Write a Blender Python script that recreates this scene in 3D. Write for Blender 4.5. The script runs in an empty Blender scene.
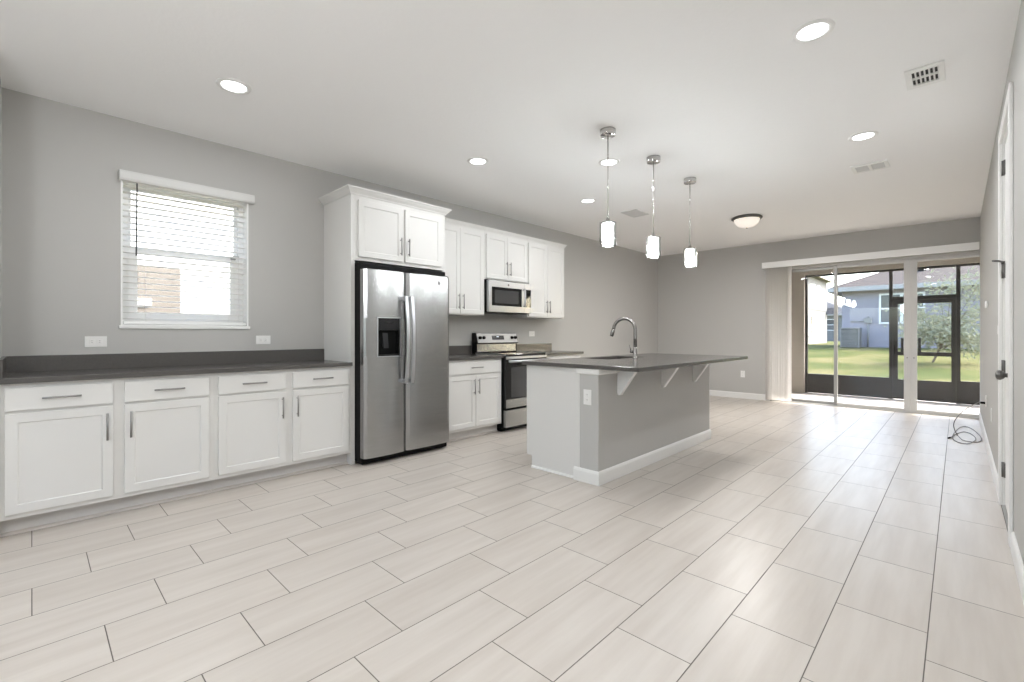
import bpy, bmesh, math, random
from mathutils import Vector, Matrix
random.seed(7)
S = bpy.context.scene
COL = S.collection
PI = math.pi

# ------------------------------------------------------------------ camera
FPX, YAW, HZ, CAMH = 462.8, 0.767, 333.8, 1.1616
cam = bpy.data.cameras.new('camera'); cam_o = bpy.data.objects.new('camera', cam); COL.objects.link(cam_o)
cam.sensor_width = 36.0; cam.lens = FPX * 36.0 / 1024.0
cam.shift_y = -(341.0 - HZ) / 1024.0
cam.clip_start = 0.02; cam.clip_end = 500
cam_o.location = (0, 0, CAMH); cam_o.rotation_euler = (PI / 2, 0, YAW)
S.camera = cam_o

# ------------------------------------------------------------------ colour management, world, sun
S.view_settings.view_transform = 'Standard'; S.view_settings.look = 'None'
S.view_settings.gamma = 1.0; S.view_settings.use_curve_mapping = False
S.view_settings.exposure = 0.0
SKY_STRENGTH, SUN_STRENGTH = 1.5, 13.0
LAMP_W, PENDANT_E, DOME_E, FILL_GLOBE_W = 9.0, 105.0, 2.2, 66.0
S.cycles.max_bounces = 20; S.cycles.diffuse_bounces = 14; S.cycles.glossy_bounces = 6; S.cycles.transparent_max_bounces = 16

world = bpy.data.worlds.new('sky'); S.world = world; world.use_nodes = True
wn = world.node_tree.nodes; wl = world.node_tree.links; wn.clear()
wo = wn.new('ShaderNodeOutputWorld'); wb = wn.new('ShaderNodeBackground'); sk = wn.new('ShaderNodeTexSky')
sk.sky_type = 'NISHITA'; sk.sun_disc = False; sk.sun_elevation = math.radians(40); sk.sun_rotation = math.radians(40)
sk.air_density = 1.0; sk.dust_density = 3.0; sk.ozone_density = 1.0
wb.inputs[1].default_value = SKY_STRENGTH
wl.new(sk.outputs[0], wb.inputs[0]); wl.new(wb.outputs[0], wo.inputs[0])

sun = bpy.data.lights.new('sun', 'SUN'); sun.energy = SUN_STRENGTH; sun.angle = math.radians(0.6); sun.color = (1.0, 0.95, 0.87)
sun_o = bpy.data.objects.new('sun', sun); COL.objects.link(sun_o)
sun_o.rotation_euler = Vector((0.42, 0.66, 0.62)).to_track_quat('Z', 'Y').to_euler()
sun_o.location = (5, 15, 12)

# ------------------------------------------------------------------ material helpers
def new_mat(name):
    m = bpy.data.materials.new(name); m.use_nodes = True
    nt = m.node_tree; b = nt.nodes['Principled BSDF']
    return m, nt, b

def mat(name, col, rough=0.5, metal=0.0, spec=0.5, bump=0.0, bscale=60.0, vary=0.0, vscale=3.0, stretch=None, emit=None, estr=0.0, bdist=0.002):
    m, nt, b = new_mat(name)
    b.inputs['Base Color'].default_value = (*col, 1); b.inputs['Roughness'].default_value = rough
    b.inputs['Metallic'].default_value = metal; b.inputs['Specular IOR Level'].default_value = spec
    tc = nt.nodes.new('ShaderNodeTexCoord'); mp = nt.nodes.new('ShaderNodeMapping')
    nt.links.new(tc.outputs['Object'], mp.inputs[0])
    if stretch: mp.inputs['Scale'].default_value = stretch
    if vary:
        n = nt.nodes.new('ShaderNodeTexNoise'); n.inputs['Scale'].default_value = vscale; n.inputs['Detail'].default_value = 5
        nt.links.new(mp.outputs[0], n.inputs[0])
        r = nt.nodes.new('ShaderNodeValToRGB')
        r.color_ramp.elements[0].position = 0.3; r.color_ramp.elements[1].position = 0.7
        r.color_ramp.elements[0].color = (*[c * (1 - vary) for c in col], 1)
        r.color_ramp.elements[1].color = (*[min(1, c * (1 + vary)) for c in col], 1)
        nt.links.new(n.outputs['Fac'], r.inputs[0]); nt.links.new(r.outputs[0], b.inputs['Base Color'])
    if bump:
        n2 = nt.nodes.new('ShaderNodeTexNoise'); n2.inputs['Scale'].default_value = bscale; n2.inputs['Detail'].default_value = 3
        nt.links.new(mp.outputs[0], n2.inputs[0])
        bp = nt.nodes.new('ShaderNodeBump'); bp.inputs['Strength'].default_value = bump; bp.inputs['Distance'].default_value = bdist
        nt.links.new(n2.outputs['Fac'], bp.inputs['Height']); nt.links.new(bp.outputs[0], b.inputs['Normal'])
    if emit:
        b.inputs['Emission Color'].default_value = (*emit, 1); b.inputs['Emission Strength'].default_value = estr
    return m

def thin_glass(name, tint=(1, 1, 1), refl=1.0, rough=0.0, haze=0.0):
    m = bpy.data.materials.new(name); m.use_nodes = True; nt = m.node_tree; nt.nodes.clear()
    o = nt.nodes.new('ShaderNodeOutputMaterial'); t = nt.nodes.new('ShaderNodeBsdfTransparent'); g = nt.nodes.new('ShaderNodeBsdfGlossy')
    t.inputs[0].default_value = (*tint, 1); g.inputs['Roughness'].default_value = rough
    f = nt.nodes.new('ShaderNodeLayerWeight'); f.inputs['Blend'].default_value = 0.5      # facing: 1 - |cos|
    p5 = nt.nodes.new('ShaderNodeMath'); p5.operation = 'POWER'; p5.inputs[1].default_value = 5.0
    nt.links.new(f.outputs['Facing'], p5.inputs[0])
    sc_ = nt.nodes.new('ShaderNodeMath'); sc_.operation = 'MULTIPLY_ADD'; sc_.inputs[1].default_value = 0.96; sc_.inputs[2].default_value = 0.04
    nt.links.new(p5.outputs[0], sc_.inputs[0]); f = sc_
    k = nt.nodes.new('ShaderNodeMath'); k.operation = 'MULTIPLY'; k.inputs[1].default_value = refl
    mx = nt.nodes.new('ShaderNodeMixShader')
    nt.links.new(f.outputs[0], k.inputs[0]); nt.links.new(k.outputs[0], mx.inputs[0])
    nt.links.new(t.outputs[0], mx.inputs[1]); nt.links.new(g.outputs[0], mx.inputs[2])
    out = mx
    if haze:
        d = nt.nodes.new('ShaderNodeBsdfDiffuse'); d.inputs[0].default_value = (0.75, 0.75, 0.75, 1)
        m2 = nt.nodes.new('ShaderNodeMixShader'); m2.inputs[0].default_value = haze
        nt.links.new(mx.outputs[0], m2.inputs[1]); nt.links.new(d.outputs[0], m2.inputs[2]); out = m2
    nt.links.new(out.outputs[0], o.inputs[0])
    return m

def mesh_screen(name, cover, col):
    m = bpy.data.materials.new(name); m.use_nodes = True; nt = m.node_tree; nt.nodes.clear()
    o = nt.nodes.new('ShaderNodeOutputMaterial'); t = nt.nodes.new('ShaderNodeBsdfTransparent'); d = nt.nodes.new('ShaderNodeBsdfDiffuse')
    d.inputs[0].default_value = (*col, 1); mx = nt.nodes.new('ShaderNodeMixShader'); mx.inputs[0].default_value = cover
    nt.links.new(t.outputs[0], mx.inputs[1]); nt.links.new(d.outputs[0], mx.inputs[2]); nt.links.new(mx.outputs[0], o.inputs[0])
    return m

def translucent(name, col, trans=0.4):
    m = bpy.data.materials.new(name); m.use_nodes = True; nt = m.node_tree; nt.nodes.clear()
    o = nt.nodes.new('ShaderNodeOutputMaterial'); a = nt.nodes.new('ShaderNodeBsdfTranslucent'); d = nt.nodes.new('ShaderNodeBsdfDiffuse')
    a.inputs[0].default_value = (*col, 1); d.inputs[0].default_value = (*col, 1)
    mx = nt.nodes.new('ShaderNodeMixShader'); mx.inputs[0].default_value = trans
    nt.links.new(d.outputs[0], mx.inputs[1]); nt.links.new(a.outputs[0], mx.inputs[2]); nt.links.new(mx.outputs[0], o.inputs[0])
    return m

TX0, TW, TL, TPH = -0.0845, 0.2957, 0.603, 0.402
def tile_mat():
    m, nt, b = new_mat('floor_tile'); N = nt.nodes; L = nt.links
    geo = N.new('ShaderNodeNewGeometry'); sp = N.new('ShaderNodeSeparateXYZ'); L.new(geo.outputs['Position'], sp.inputs[0])
    def M(op, a, bb=None, c=None):
        n = N.new('ShaderNodeMath'); n.operation = op
        for i, v in enumerate((a, bb, c)):
            if v is None: continue
            if isinstance(v, (int, float)): n.inputs[i].default_value = v
            else: L.new(v, n.inputs[i])
        return n.outputs[0]
    xr = M('DIVIDE', M('SUBTRACT', sp.outputs[0], TX0), TW)
    row = M('FLOOR', xr); fx = M('SUBTRACT', xr, row)
    yr = M('DIVIDE', M('SUBTRACT', M('ADD', sp.outputs[1], M('MULTIPLY', row, TL / 3)), TPH), TL)
    cell = M('FLOOR', yr); fy = M('SUBTRACT', yr, cell)
    dx = M('MULTIPLY', M('MINIMUM', fx, M('SUBTRACT', 1.0, fx)), TW)
    dy = M('MULTIPLY', M('MINIMUM', fy, M('SUBTRACT', 1.0, fy)), TL)
    dm = M('MINIMUM', dx, dy)
    grout = N.new('ShaderNodeMapRange'); grout.inputs['From Min'].default_value = 0.0013; grout.inputs['From Max'].default_value = 0.0024
    grout.inputs['To Min'].default_value = 1; grout.inputs['To Max'].default_value = 0; L.new(dm, grout.inputs[0])
    cmb = N.new('ShaderNodeCombineXYZ'); L.new(row, cmb.inputs[0]); L.new(cell, cmb.inputs[1])
    wn_ = N.new('ShaderNodeTexWhiteNoise'); wn_.noise_dimensions = '2D'; L.new(cmb.outputs[0], wn_.inputs[0])
    # streaks run along the long side of every tile, shifted per tile
    cv = N.new('ShaderNodeCombineXYZ')
    L.new(M('ADD', M('MULTIPLY', sp.outputs[0], 15.0), M('MULTIPLY', wn_.outputs['Value'], 37.0)), cv.inputs[0])
    L.new(M('ADD', M('MULTIPLY', sp.outputs[1], 1.3), M('MULTIPLY', sp.outputs[0], 1.2)), cv.inputs[1])
    L.new(M('MULTIPLY', wn_.outputs['Value'], 9.0), cv.inputs[2])
    n1 = N.new('ShaderNodeTexNoise'); n1.inputs['Scale'].default_value = 1.0; n1.inputs['Detail'].default_value = 5; n1.inputs['Roughness'].default_value = 0.55
    L.new(cv.outputs[0], n1.inputs[0])
    r = N.new('ShaderNodeValToRGB'); e = r.color_ramp.elements
    e[0].position = 0.28; e[0].color = (0.500, 0.450, 0.402, 1)
    e[1].position = 0.66; e[1].color = (0.580, 0.535, 0.488, 1)
    L.new(n1.outputs['Fac'], r.inputs[0])
    hv = N.new('ShaderNodeHueSaturation'); L.new(r.outputs[0], hv.inputs['Color'])
    L.new(M('ADD', 0.975, M('MULTIPLY', wn_.outputs['Value'], 0.05)), hv.inputs['Value'])
    mx = N.new('ShaderNodeMix'); mx.data_type = 'RGBA'; L.new(grout.outputs[0], mx.inputs[0])
    L.new(hv.outputs[0], mx.inputs[6]); mx.inputs[7].default_value = (0.12, 0.105, 0.09, 1)
    L.new(mx.outputs[2], b.inputs['Base Color'])
    L.new(M('ADD', 0.33, M('MULTIPLY', grout.outputs[0], 0.4)), b.inputs['Roughness'])
    b.inputs['Specular IOR Level'].default_value = 0.5
    bp = N.new('ShaderNodeBump'); bp.inputs['Strength'].default_value = 0.6; bp.inputs['Distance'].default_value = 0.0015
    L.new(M('SUBTRACT', 1.0, grout.outputs[0]), bp.inputs['Height']); L.new(bp.outputs[0], b.inputs['Normal'])
    return m

def grass_mat():
    m, nt, b = new_mat('lawn_grass'); N = nt.nodes; L = nt.links
    geo = N.new('ShaderNodeNewGeometry')
    a = N.new('ShaderNodeTexNoise'); a.inputs['Scale'].default_value = 0.55; a.inputs['Detail'].default_value = 6; L.new(geo.outputs['Position'], a.inputs[0])
    c = N.new('ShaderNodeTexNoise'); c.inputs['Scale'].default_value = 14; c.inputs['Detail'].default_value = 6; L.new(geo.outputs['Position'], c.inputs[0])
    r = N.new('ShaderNodeValToRGB'); e = r.color_ramp.elements
    e[0].position = 0.35; e[0].color = (0.052, 0.072, 0.014, 1); e[1].position = 0.62; e[1].color = (0.165, 0.145, 0.062, 1)
    x = e.new(0.5); x.color = (0.092, 0.104, 0.026, 1)
    ad = N.new('ShaderNodeMath'); ad.operation = 'MULTIPLY_ADD'; ad.inputs[1].default_value = 0.6; L.new(c.outputs['Fac'], ad.inputs[0])
    sb = N.new('ShaderNodeMath'); sb.operation = 'MULTIPLY_ADD'; sb.inputs[1].default_value = 0.8; sb.inputs[2].default_value = -0.2; L.new(a.outputs['Fac'], sb.inputs[0])
    L.new(sb.outputs[0], ad.inputs[2]); L.new(ad.outputs[0], r.inputs[0]); L.new(r.outputs[0], b.inputs['Base Color'])
    b.inputs['Roughness'].default_value = 0.95; b.inputs['Specular IOR Level'].default_value = 0.1
    bp = N.new('ShaderNodeBump'); bp.inputs['Strength'].default_value = 0.6; bp.inputs['Distance'].default_value = 0.03
    L.new(c.outputs['Fac'], bp.inputs['Height']); L.new(bp.outputs[0], b.inputs['Normal'])
    return m

M_WALL = mat('wall_paint', (0.490, 0.482, 0.465), 0.75, spec=0.25, bump=0.12, bscale=130)
M_CEIL = mat('ceiling_paint', (0.91, 0.905, 0.90), 0.9, spec=0.15, bump=0.35, bscale=45, bdist=0.003)
M_TRIM = mat('white_trim_paint', (0.80, 0.795, 0.78), 0.4, spec=0.4)
M_CAB = mat('cabinet_paint', (0.70, 0.69, 0.67), 0.38, spec=0.4, vary=0.012, vscale=2)
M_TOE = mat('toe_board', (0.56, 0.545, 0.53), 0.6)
M_SHOE = mat('shoe_moulding', (0.50, 0.46, 0.43), 0.6)
M_COUNTER = mat('grey_quartz', (0.082, 0.076, 0.071), 0.22, spec=0.65, vary=0.10, vscale=120)
M_STEEL = mat('brushed_steel', (0.42, 0.42, 0.42), 0.27, metal=1.0, bump=0.05, bscale=4, stretch=(1, 0.6, 14), vary=0.04, vscale=6)
M_STEELB = mat('polished_steel', (0.58, 0.59, 0.61), 0.33, metal=1.0)
M_FASC = mat('satin_steel_fascia', (0.42, 0.42, 0.42), 0.5, metal=1.0)
M_SINK = mat('sink_steel', (0.16, 0.16, 0.16), 0.35, metal=1.0)
M_CHROME = mat('satin_chrome', (0.66, 0.65, 0.64), 0.14, metal=1.0)
M_PULL = mat('satin_nickel_pull', (0.33, 0.32, 0.31), 0.3, metal=1.0)
M_FAUCET = mat('brushed_nickel', (0.32, 0.305, 0.295), 0.25, metal=1.0)
M_BLACK = mat('black_plastic', (0.005, 0.005, 0.005), 0.45, spec=0.12)
M_BLKGLASS = mat('black_glass', (0.008, 0.008, 0.009), 0.05, spec=0.6)
M_OVENGLASS = mat('oven_glass', (0.05, 0.05, 0.052), 0.06, spec=1.0)
M_DKGREY = mat('dark_grey_plastic', (0.022, 0.022, 0.023), 0.4, spec=0.2)
M_DISP = mat('display_glass', (0.02, 0.022, 0.025), 0.1, spec=0.6)
M_DIGIT = mat('display_digits', (0.6, 0.65, 0.7), 0.4, emit=(0.8, 0.9, 1.0), estr=0.8)
M_PLATE = mat('white_plastic', (0.82, 0.815, 0.80), 0.35)
M_SLOT = mat('outlet_slots', (0.25, 0.245, 0.24), 0.5)
M_LENS = mat('lamp_lens', (0.9, 0.9, 0.9), 0.5, emit=(0.945, 0.977, 1.0), estr=6.0)
M_PENDIN = mat('pendant_diffuser', (0.9, 0.9, 0.9), 0.5, emit=(0.955, 0.98, 1.0), estr=PENDANT_E)
M_DOME = mat('alabaster_dome', (0.85, 0.80, 0.74), 0.35, vary=0.08, vscale=14, emit=(1.0, 0.90, 0.80), estr=DOME_E * 0.25)
M_CLEAR = thin_glass('clear_glass', (0.90, 0.91, 0.91), 1.2)
M_PANE = thin_glass('window_pane', (0.95, 0.97, 0.97), 1.2)
M_DOORGLASS = thin_glass('door_pane', (0.95, 0.965, 0.965), 0.6)
M_SCREEN = mesh_screen('insect_mesh', 0.16, (0.10, 0.10, 0.11))
M_ALU = mat('white_aluminium', (0.62, 0.61, 0.595), 0.4, metal=0.0)
M_ALUG = mat('mill_aluminium', (0.36, 0.36, 0.35), 0.4, metal=0.3)
M_BRONZE = mat('bronze_aluminium', (0.0192, 0.016, 0.0144), 0.45)
M_KICK = mat('bronze_kick_panel', (0.03, 0.026, 0.025), 0.55, vary=0.15, vscale=8)
M_SLAT = translucent('blind_slat', (0.90, 0.89, 0.87), 0.62)
M_VANE = translucent('blind_vane', (0.90, 0.89, 0.88), 0.25)
M_VINYL = mat('white_vinyl', (0.87, 0.87, 0.86), 0.4)
M_VAL = mat('valance_vinyl', (0.66, 0.655, 0.64), 0.5)
M_WAND = mat('smoked_wand', (0.05, 0.05, 0.05), 0.3)
M_HINGE = mat('dark_nickel', (0.16, 0.155, 0.15), 0.35, metal=0.9)
M_CORD = mat('cord_rubber', (0.20, 0.19, 0.18), 0.5)
M_VENTDK = mat('vent_cavity', (0.05, 0.05, 0.05), 0.8)
M_VENTGR = mat('return_grille_grey', (0.6075, 0.6008, 0.594), 0.6)
M_LOUV = mat('vent_louvre', (0.60, 0.595, 0.585), 0.6)
M_CONC = mat('lanai_concrete', (0.50, 0.475, 0.455), 0.8, vary=0.1, vscale=4, bump=0.3, bscale=30)
M_STUCCO = mat('beige_stucco', (0.43, 0.395, 0.355), 0.9, bump=0.4, bscale=60)
M_GREYH = mat('grey_stucco', (0.365, 0.340, 0.375), 0.9, bump=0.3, bscale=25)
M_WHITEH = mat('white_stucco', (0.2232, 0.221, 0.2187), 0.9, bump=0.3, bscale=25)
M_NEIGH = mat('neighbour_stucco', (0.50, 0.495, 0.49), 0.9, bump=0.3, bscale=25)
M_TANH = mat('tan_stucco', (0.165, 0.145, 0.125), 0.9, bump=0.3, bscale=25)
M_ROOF = mat('brown_shingles', (0.0681, 0.0511, 0.0449), 0.9, vary=0.25, vscale=5, bump=0.6, bscale=12, bdist=0.02, stretch=(1, 1, 4))
M_ROOFG = mat('grey_shingles', (0.088, 0.088, 0.092), 0.9, vary=0.2, vscale=5, bump=0.6, bscale=12, bdist=0.02)
M_FASCIA = mat('fascia_paint', (0.4712, 0.4408, 0.4104), 0.6)
M_HGLASS = mat('far_window_glass', (0.06, 0.072, 0.081), 0.08, spec=0.8)
M_SHUT = mat('far_window_shade', (0.1386, 0.1386, 0.1428), 0.6)
M_ACMET = mat('condenser_metal', (0.285, 0.2755, 0.2565), 0.55, metal=0.2)
M_ACDK = mat('condenser_dark', (0.0675, 0.0675, 0.0675), 0.6)
M_BARK = mat('bark', (0.20, 0.16, 0.12), 0.9, bump=0.5, bscale=30)
M_LEAF = translucent('pale_leaf', (0.3375, 0.35, 0.25), 0.35)
M_FLOOR = tile_mat(); M_GRASS = grass_mat()

# ------------------------------------------------------------------ mesh builder
class MB:
    def __init__(s): s.v = []; s.f = []; s.sm = []
    def add(s, vs, fs, smooth=False):
        o = len(s.v); s.v += [tuple(v) for v in vs]; s.f += [[i + o for i in f] for f in fs]; s.sm += [smooth] * len(fs); return s
    def box(s, x0, x1, y0, y1, z0, z1):
        return s.add([(x0, y0, z0), (x1, y0, z0), (x1, y1, z0), (x0, y1, z0), (x0, y0, z1), (x1, y0, z1), (x1, y1, z1), (x0, y1, z1)],
                     [(3, 2, 1, 0), (4, 5, 6, 7), (0, 1, 5, 4), (1, 2, 6, 5), (2, 3, 7, 6), (3, 0, 4, 7)])
    def prism(s, poly, z0, z1, axis='z', smooth=False):
        # poly: list of (a,b); axis z -> (x,y); axis x -> (y,z); axis y -> (x,z)
        def P(a, b, c): return {'z': (a, b, c), 'x': (c, a, b), 'y': (a, c, b)}[axis]
        n = len(poly); vs = [P(a, b, z0) for a, b in poly] + [P(a, b, z1) for a, b in poly]
        s.add(vs, [tuple(range(n))[::-1], tuple(range(n, 2 * n))]); o = len(s.v) - 2 * n
        for i in range(n):
            j = (i + 1) % n; s.f.append([o + i, o + j, o + n + j, o + n + i]); s.sm.append(smooth)
        return s
    def cyl(s, c, r, h, axis='z', seg=24, r2=None, cap=True):
        r2 = r if r2 is None else r2
        def P(a, b, t):
            return {'z': (c[0] + a, c[1] + b, c[2] + t), 'x': (c[0] + t, c[1] + a, c[2] + b), 'y': (c[0] + b, c[1] + t, c[2] + a)}[axis]
        vs = [P(r * math.cos(2 * PI * i / seg), r * math.sin(2 * PI * i / seg), 0) for i in range(seg)] + \
             [P(r2 * math.cos(2 * PI * i / seg), r2 * math.sin(2 * PI * i / seg), h) for i in range(seg)]
        o = len(s.v); s.add(vs, [])
        for i in range(seg):
            j = (i + 1) % seg; s.f.append([o + i, o + j, o + seg + j, o + seg + i]); s.sm.append(True)
        if cap:
            s.f.append([o + i for i in range(seg)][::-1]); s.sm.append(False)
            s.f.append([o + seg + i for i in range(seg)]); s.sm.append(False)
        return s
    def lathe(s, c, prof, seg=32, axis='z'):
        o = len(s.v); n = len(prof)
        for i in range(seg):
            a = 2 * PI * i / seg
            for r, t in prof:
                p = (r * math.cos(a), r * math.sin(a))
                s.v.append({'z': (c[0] + p[0], c[1] + p[1], c[2] + t), 'x': (c[0] + t, c[1] + p[0], c[2] + p[1])}[axis])
        for i in range(seg):
            j = (i + 1) % seg
            for k in range(n - 1):
                s.f.append([o + i * n + k, o + j * n + k, o + j * n + k + 1, o + i * n + k + 1]); s.sm.append(True)
        return s
    def tube(s, pts, r, seg=10, caps=True):
        pts = [Vector(p) for p in pts]; n = len(pts); o = len(s.v); up = None
        rs = r if isinstance(r, (list, tuple)) else [r] * n
        for i, p in enumerate(pts):
            t = (pts[min(i + 1, n - 1)] - pts[max(i - 1, 0)]).normalized()
            if up is None:
                up = Vector((0, 0, 1)) if abs(t.z) < 0.9 else Vector((0, 1, 0))
            a = t.cross(up).normalized(); b = a.cross(t).normalized(); up = b
            for k in range(seg):
                q = p + (a * math.cos(2 * PI * k / seg) + b * math.sin(2 * PI * k / seg)) * rs[i]; s.v.append(tuple(q))
        for i in range(n - 1):
            for k in range(seg):
                l = (k + 1) % seg; s.f.append([o + i * seg + k, o + i * seg + l, o + (i + 1) * seg + l, o + (i + 1) * seg + k]); s.sm.append(True)
        if caps:
            s.f.append([o + k for k in range(seg)]); s.sm.append(False); s.f.append([o + (n - 1) * seg + k for k in range(seg)][::-1]); s.sm.append(False)
        return s
    def sweep(s, path, prof, z, closed=False):
        # path: XY points; prof: (outward, up); outward = right-hand side of travel
        P = [Vector((p[0], p[1])) for p in path]; n = len(P); o = len(s.v); m = len(prof)
        def nrm(a, b): d = (b - a).normalized(); return Vector((d.y, -d.x))
        for i in range(n):
            if i == 0: w = nrm(P[0], P[1])
            elif i == n - 1: w = nrm(P[-2], P[-1])
            else:
                a, b = nrm(P[i - 1], P[i]), nrm(P[i], P[i + 1]); w = (a + b); w = w / max(1e-6, w.dot(a))
            for q, h in prof: s.v.append((P[i].x + w.x * q, P[i].y + w.y * q, z + h))
        for i in range(n - 1):
            for k in range(m):
                l = (k + 1) % m; s.f.append([o + i * m + k, o + i * m + l, o + (i + 1) * m + l, o + (i + 1) * m + k]); s.sm.append(False)
        s.f.append([o + k for k in range(m)][::-1]); s.sm.append(False)
        s.f.append([o + (n - 1) * m + k for k in range(m)]); s.sm.append(False)
        return s
    def shaker(s, xf, y0, y1, z0, z1, d=1, th=0.019, fr=0.050, rec=0.007):
        # panelled door facing +X (d=1) or -X (d=-1); front plane at xf
        xb, xr = xf - d * th, xf - d * rec; i = fr; j = fr + 0.006
        def ring(x, a): return [(x, y0 + a, z0 + a), (x, y1 - a, z0 + a), (x, y1 - a, z1 - a), (x, y0 + a, z1 - a)]
        vs = ring(xb, 0) + ring(xf - d * 0.0015, 0) + ring(xf, 0.0015) + ring(xf, i) + ring(xr, j)
        fs = [(3, 2, 1, 0), (16, 17, 18, 19)]
        for q in range(4):
            for k in range(4):
                l = (k + 1) % 4; fs.append((q * 4 + k, q * 4 + l, (q + 1) * 4 + l, (q + 1) * 4 + k))
        if d < 0: fs = [f[::-1] for f in fs]
        return s.add(vs, fs)
    def holed(s, axis, t0, t1, us, zs, holes):
        # wall slab; us/zs = cut lines, holes = list of (u0,u1,z0,z1); axis 'x': slab normal X, u = Y; axis 'y': normal Y, u = X; axis 'z': slab normal Z, (u,z) = (x,y)
        def P(t, u, z): return {'x': (t, u, z), 'y': (u, t, z), 'z': (u, z, t)}[axis]
        us = sorted(us); zs = sorted(zs); nu, nz = len(us) - 1, len(zs) - 1
        def solid(i, k):
            if i < 0 or k < 0 or i >= nu or k >= nz: return False
            cu, cz = (us[i] + us[i + 1]) / 2, (zs[k] + zs[k + 1]) / 2
            return not any(a < cu < b and c < cz < d for a, b, c, d in holes)
        vid = {}
        def V(t, i, k):
            key = (t, i, k)
            if key not in vid: vid[key] = len(s.v); s.v.append(P((t0, t1)[t], us[i], zs[k]))
            return vid[key]
        def F(*q): s.f.append(list(q)); s.sm.append(False)
        for i in range(nu):
            for k in range(nz):
                if not solid(i, k): continue
                F(V(0, i, k), V(0, i, k + 1), V(0, i + 1, k + 1), V(0, i + 1, k)); F(V(1, i, k), V(1, i + 1, k), V(1, i + 1, k + 1), V(1, i, k + 1))
                if not solid(i - 1, k): F(V(0, i, k), V(1, i, k), V(1, i, k + 1), V(0, i, k + 1))
                if not solid(i + 1, k): F(V(0, i + 1, k), V(0, i + 1, k + 1), V(1, i + 1, k + 1), V(1, i + 1, k))
                if not solid(i, k - 1): F(V(0, i, k), V(0, i + 1, k), V(1, i + 1, k), V(1, i, k))
                if not solid(i, k + 1): F(V(0, i, k + 1), V(1, i, k + 1), V(1, i + 1, k + 1), V(0, i + 1, k + 1))
        return s

def base_of(p):
    v = Vector((0, 0, 0))
    while p is not None: v += p.location; p = p.parent
    return v

def obj(name, mb, material, parent=None, loc=None, bevel=0.0, label=None):
    """links the builder's shape (world coordinates) as ONE mesh object"""
    if parent is not None: off = base_of(parent); here = Vector((0, 0, 0))
    else: off = Vector(loc) if loc is not None else Vector((0, 0, 0)); here = off
    me = bpy.data.meshes.new(name)
    me.from_pydata([(v[0] - off.x, v[1] - off.y, v[2] - off.z) for v in mb.v], [], mb.f)
    for p, sm in zip(me.polygons, mb.sm): p.use_smooth = sm
    bm = bmesh.new(); bm.from_mesh(me); bmesh.ops.recalc_face_normals(bm, faces=bm.faces); bm.to_mesh(me); bm.free()
    me.materials.append(material)
    o = bpy.data.objects.new(name, me); COL.objects.link(o); o.location = here
    if parent is not None: o.parent = parent
    if bevel:
        b = o.modifiers.new('bevel', 'BEVEL'); b.width = bevel; b.segments = 2; b.limit_method = 'ANGLE'; b.angle_limit = math.radians(35)
    if label: o['label'] = label
    return o

def tag(o, label, cat, group=None):
    o['label'] = label; o['category'] = cat
    if group: o['group'] = group
    return o

def thing(name, label, cat, loc, group=None):
    o = bpy.data.objects.new(name, None); COL.objects.link(o); o.location = loc; o.empty_display_size = 0.1
    return tag(o, label, cat, group)

def struct(name, mb, material, parent=None, bevel=0.0):
    o = obj(name, mb, material, parent, bevel=bevel)
    if parent is None: o['kind'] = 'structure'
    return o

def B(*a): return MB().box(*a)

# ------------------------------------------------------------------ room shell
H = 2.743; XW = -4.42; XR = 0.216; YB = 8.88; YF = -4.2
WIN = (0.452, 1.300, 1.222, 2.33)
struct('floor', B(XW - 0.15, XR + 0.15, YF - 0.15, 9.02, -0.12, 0.0), M_FLOOR)
struct('ceiling', B(XW - 0.15, XR + 0.15, YF - 0.15, YB + 0.2, H, H + 0.15), M_CEIL)
struct('wall_left', MB().holed('x', XW - 0.16, XW, [YF - 0.15, WIN[0], WIN[1], YB + 0.2], [0, WIN[2], WIN[3], H], [WIN]), M_WALL)
SLD = (-2.32, XR + 0.14, -0.1, 2.30)
struct('wall_back', MB().holed('y', YB, YB + 0.2, [XW, SLD[0], XR + 0.14], [0, SLD[3], H], [(SLD[0], XR + 0.2, -0.1, SLD[3])]), M_WALL)
DOR = (3.765, 4.565, -0.1, 2.455)
struct('wall_right', MB().holed('x', XR, XR + 0.13, [YF - 0.15, DOR[0], DOR[1], YB + 0.2], [0, DOR[3], H], [DOR]), M_WALL)
WF = (-3.1, -1.1, 0.9, 2.2)  # opening for the added window that lets in fill daylight
struct('wall_front', MB().holed('y', YF - 0.15, YF, [XW, WF[0], WF[1], XR], [0, WF[2], WF[3], H], [WF]), M_WALL)
struct('wall_near', B(XW, -3.835, -0.26, -0.135, 0, H), M_WALL)
# hall behind the right-hand door
struct('wall_hall', B(XR + 0.13, XR + 0.2, DOR[0] - 0.1, DOR[1] + 0.1, 0, H), M_WALL)

BBP = [(0, 0), (0.014, 0), (0.014, 0.085), (0.010, 0.098), (0.004, 0.105), (0, 0.105)]
struct('baseboard_back', MB().sweep([(SLD[0] - 0.03, YB), (XW, YB)][::-1], BBP, 0), M_TRIM)
struct('baseboard_left', MB().sweep([(XW, YB - 0.0), (XW, 5.45)][::-1], BBP, 0), M_TRIM)
struct('baseboard_right', MB().sweep([(XR, YB), (XR, 4.68)], BBP, 0), M_TRIM)
struct('baseboard_right_near', MB().sweep([(XR, 3.64), (XR, YF)], BBP, 0), M_TRIM)

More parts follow.
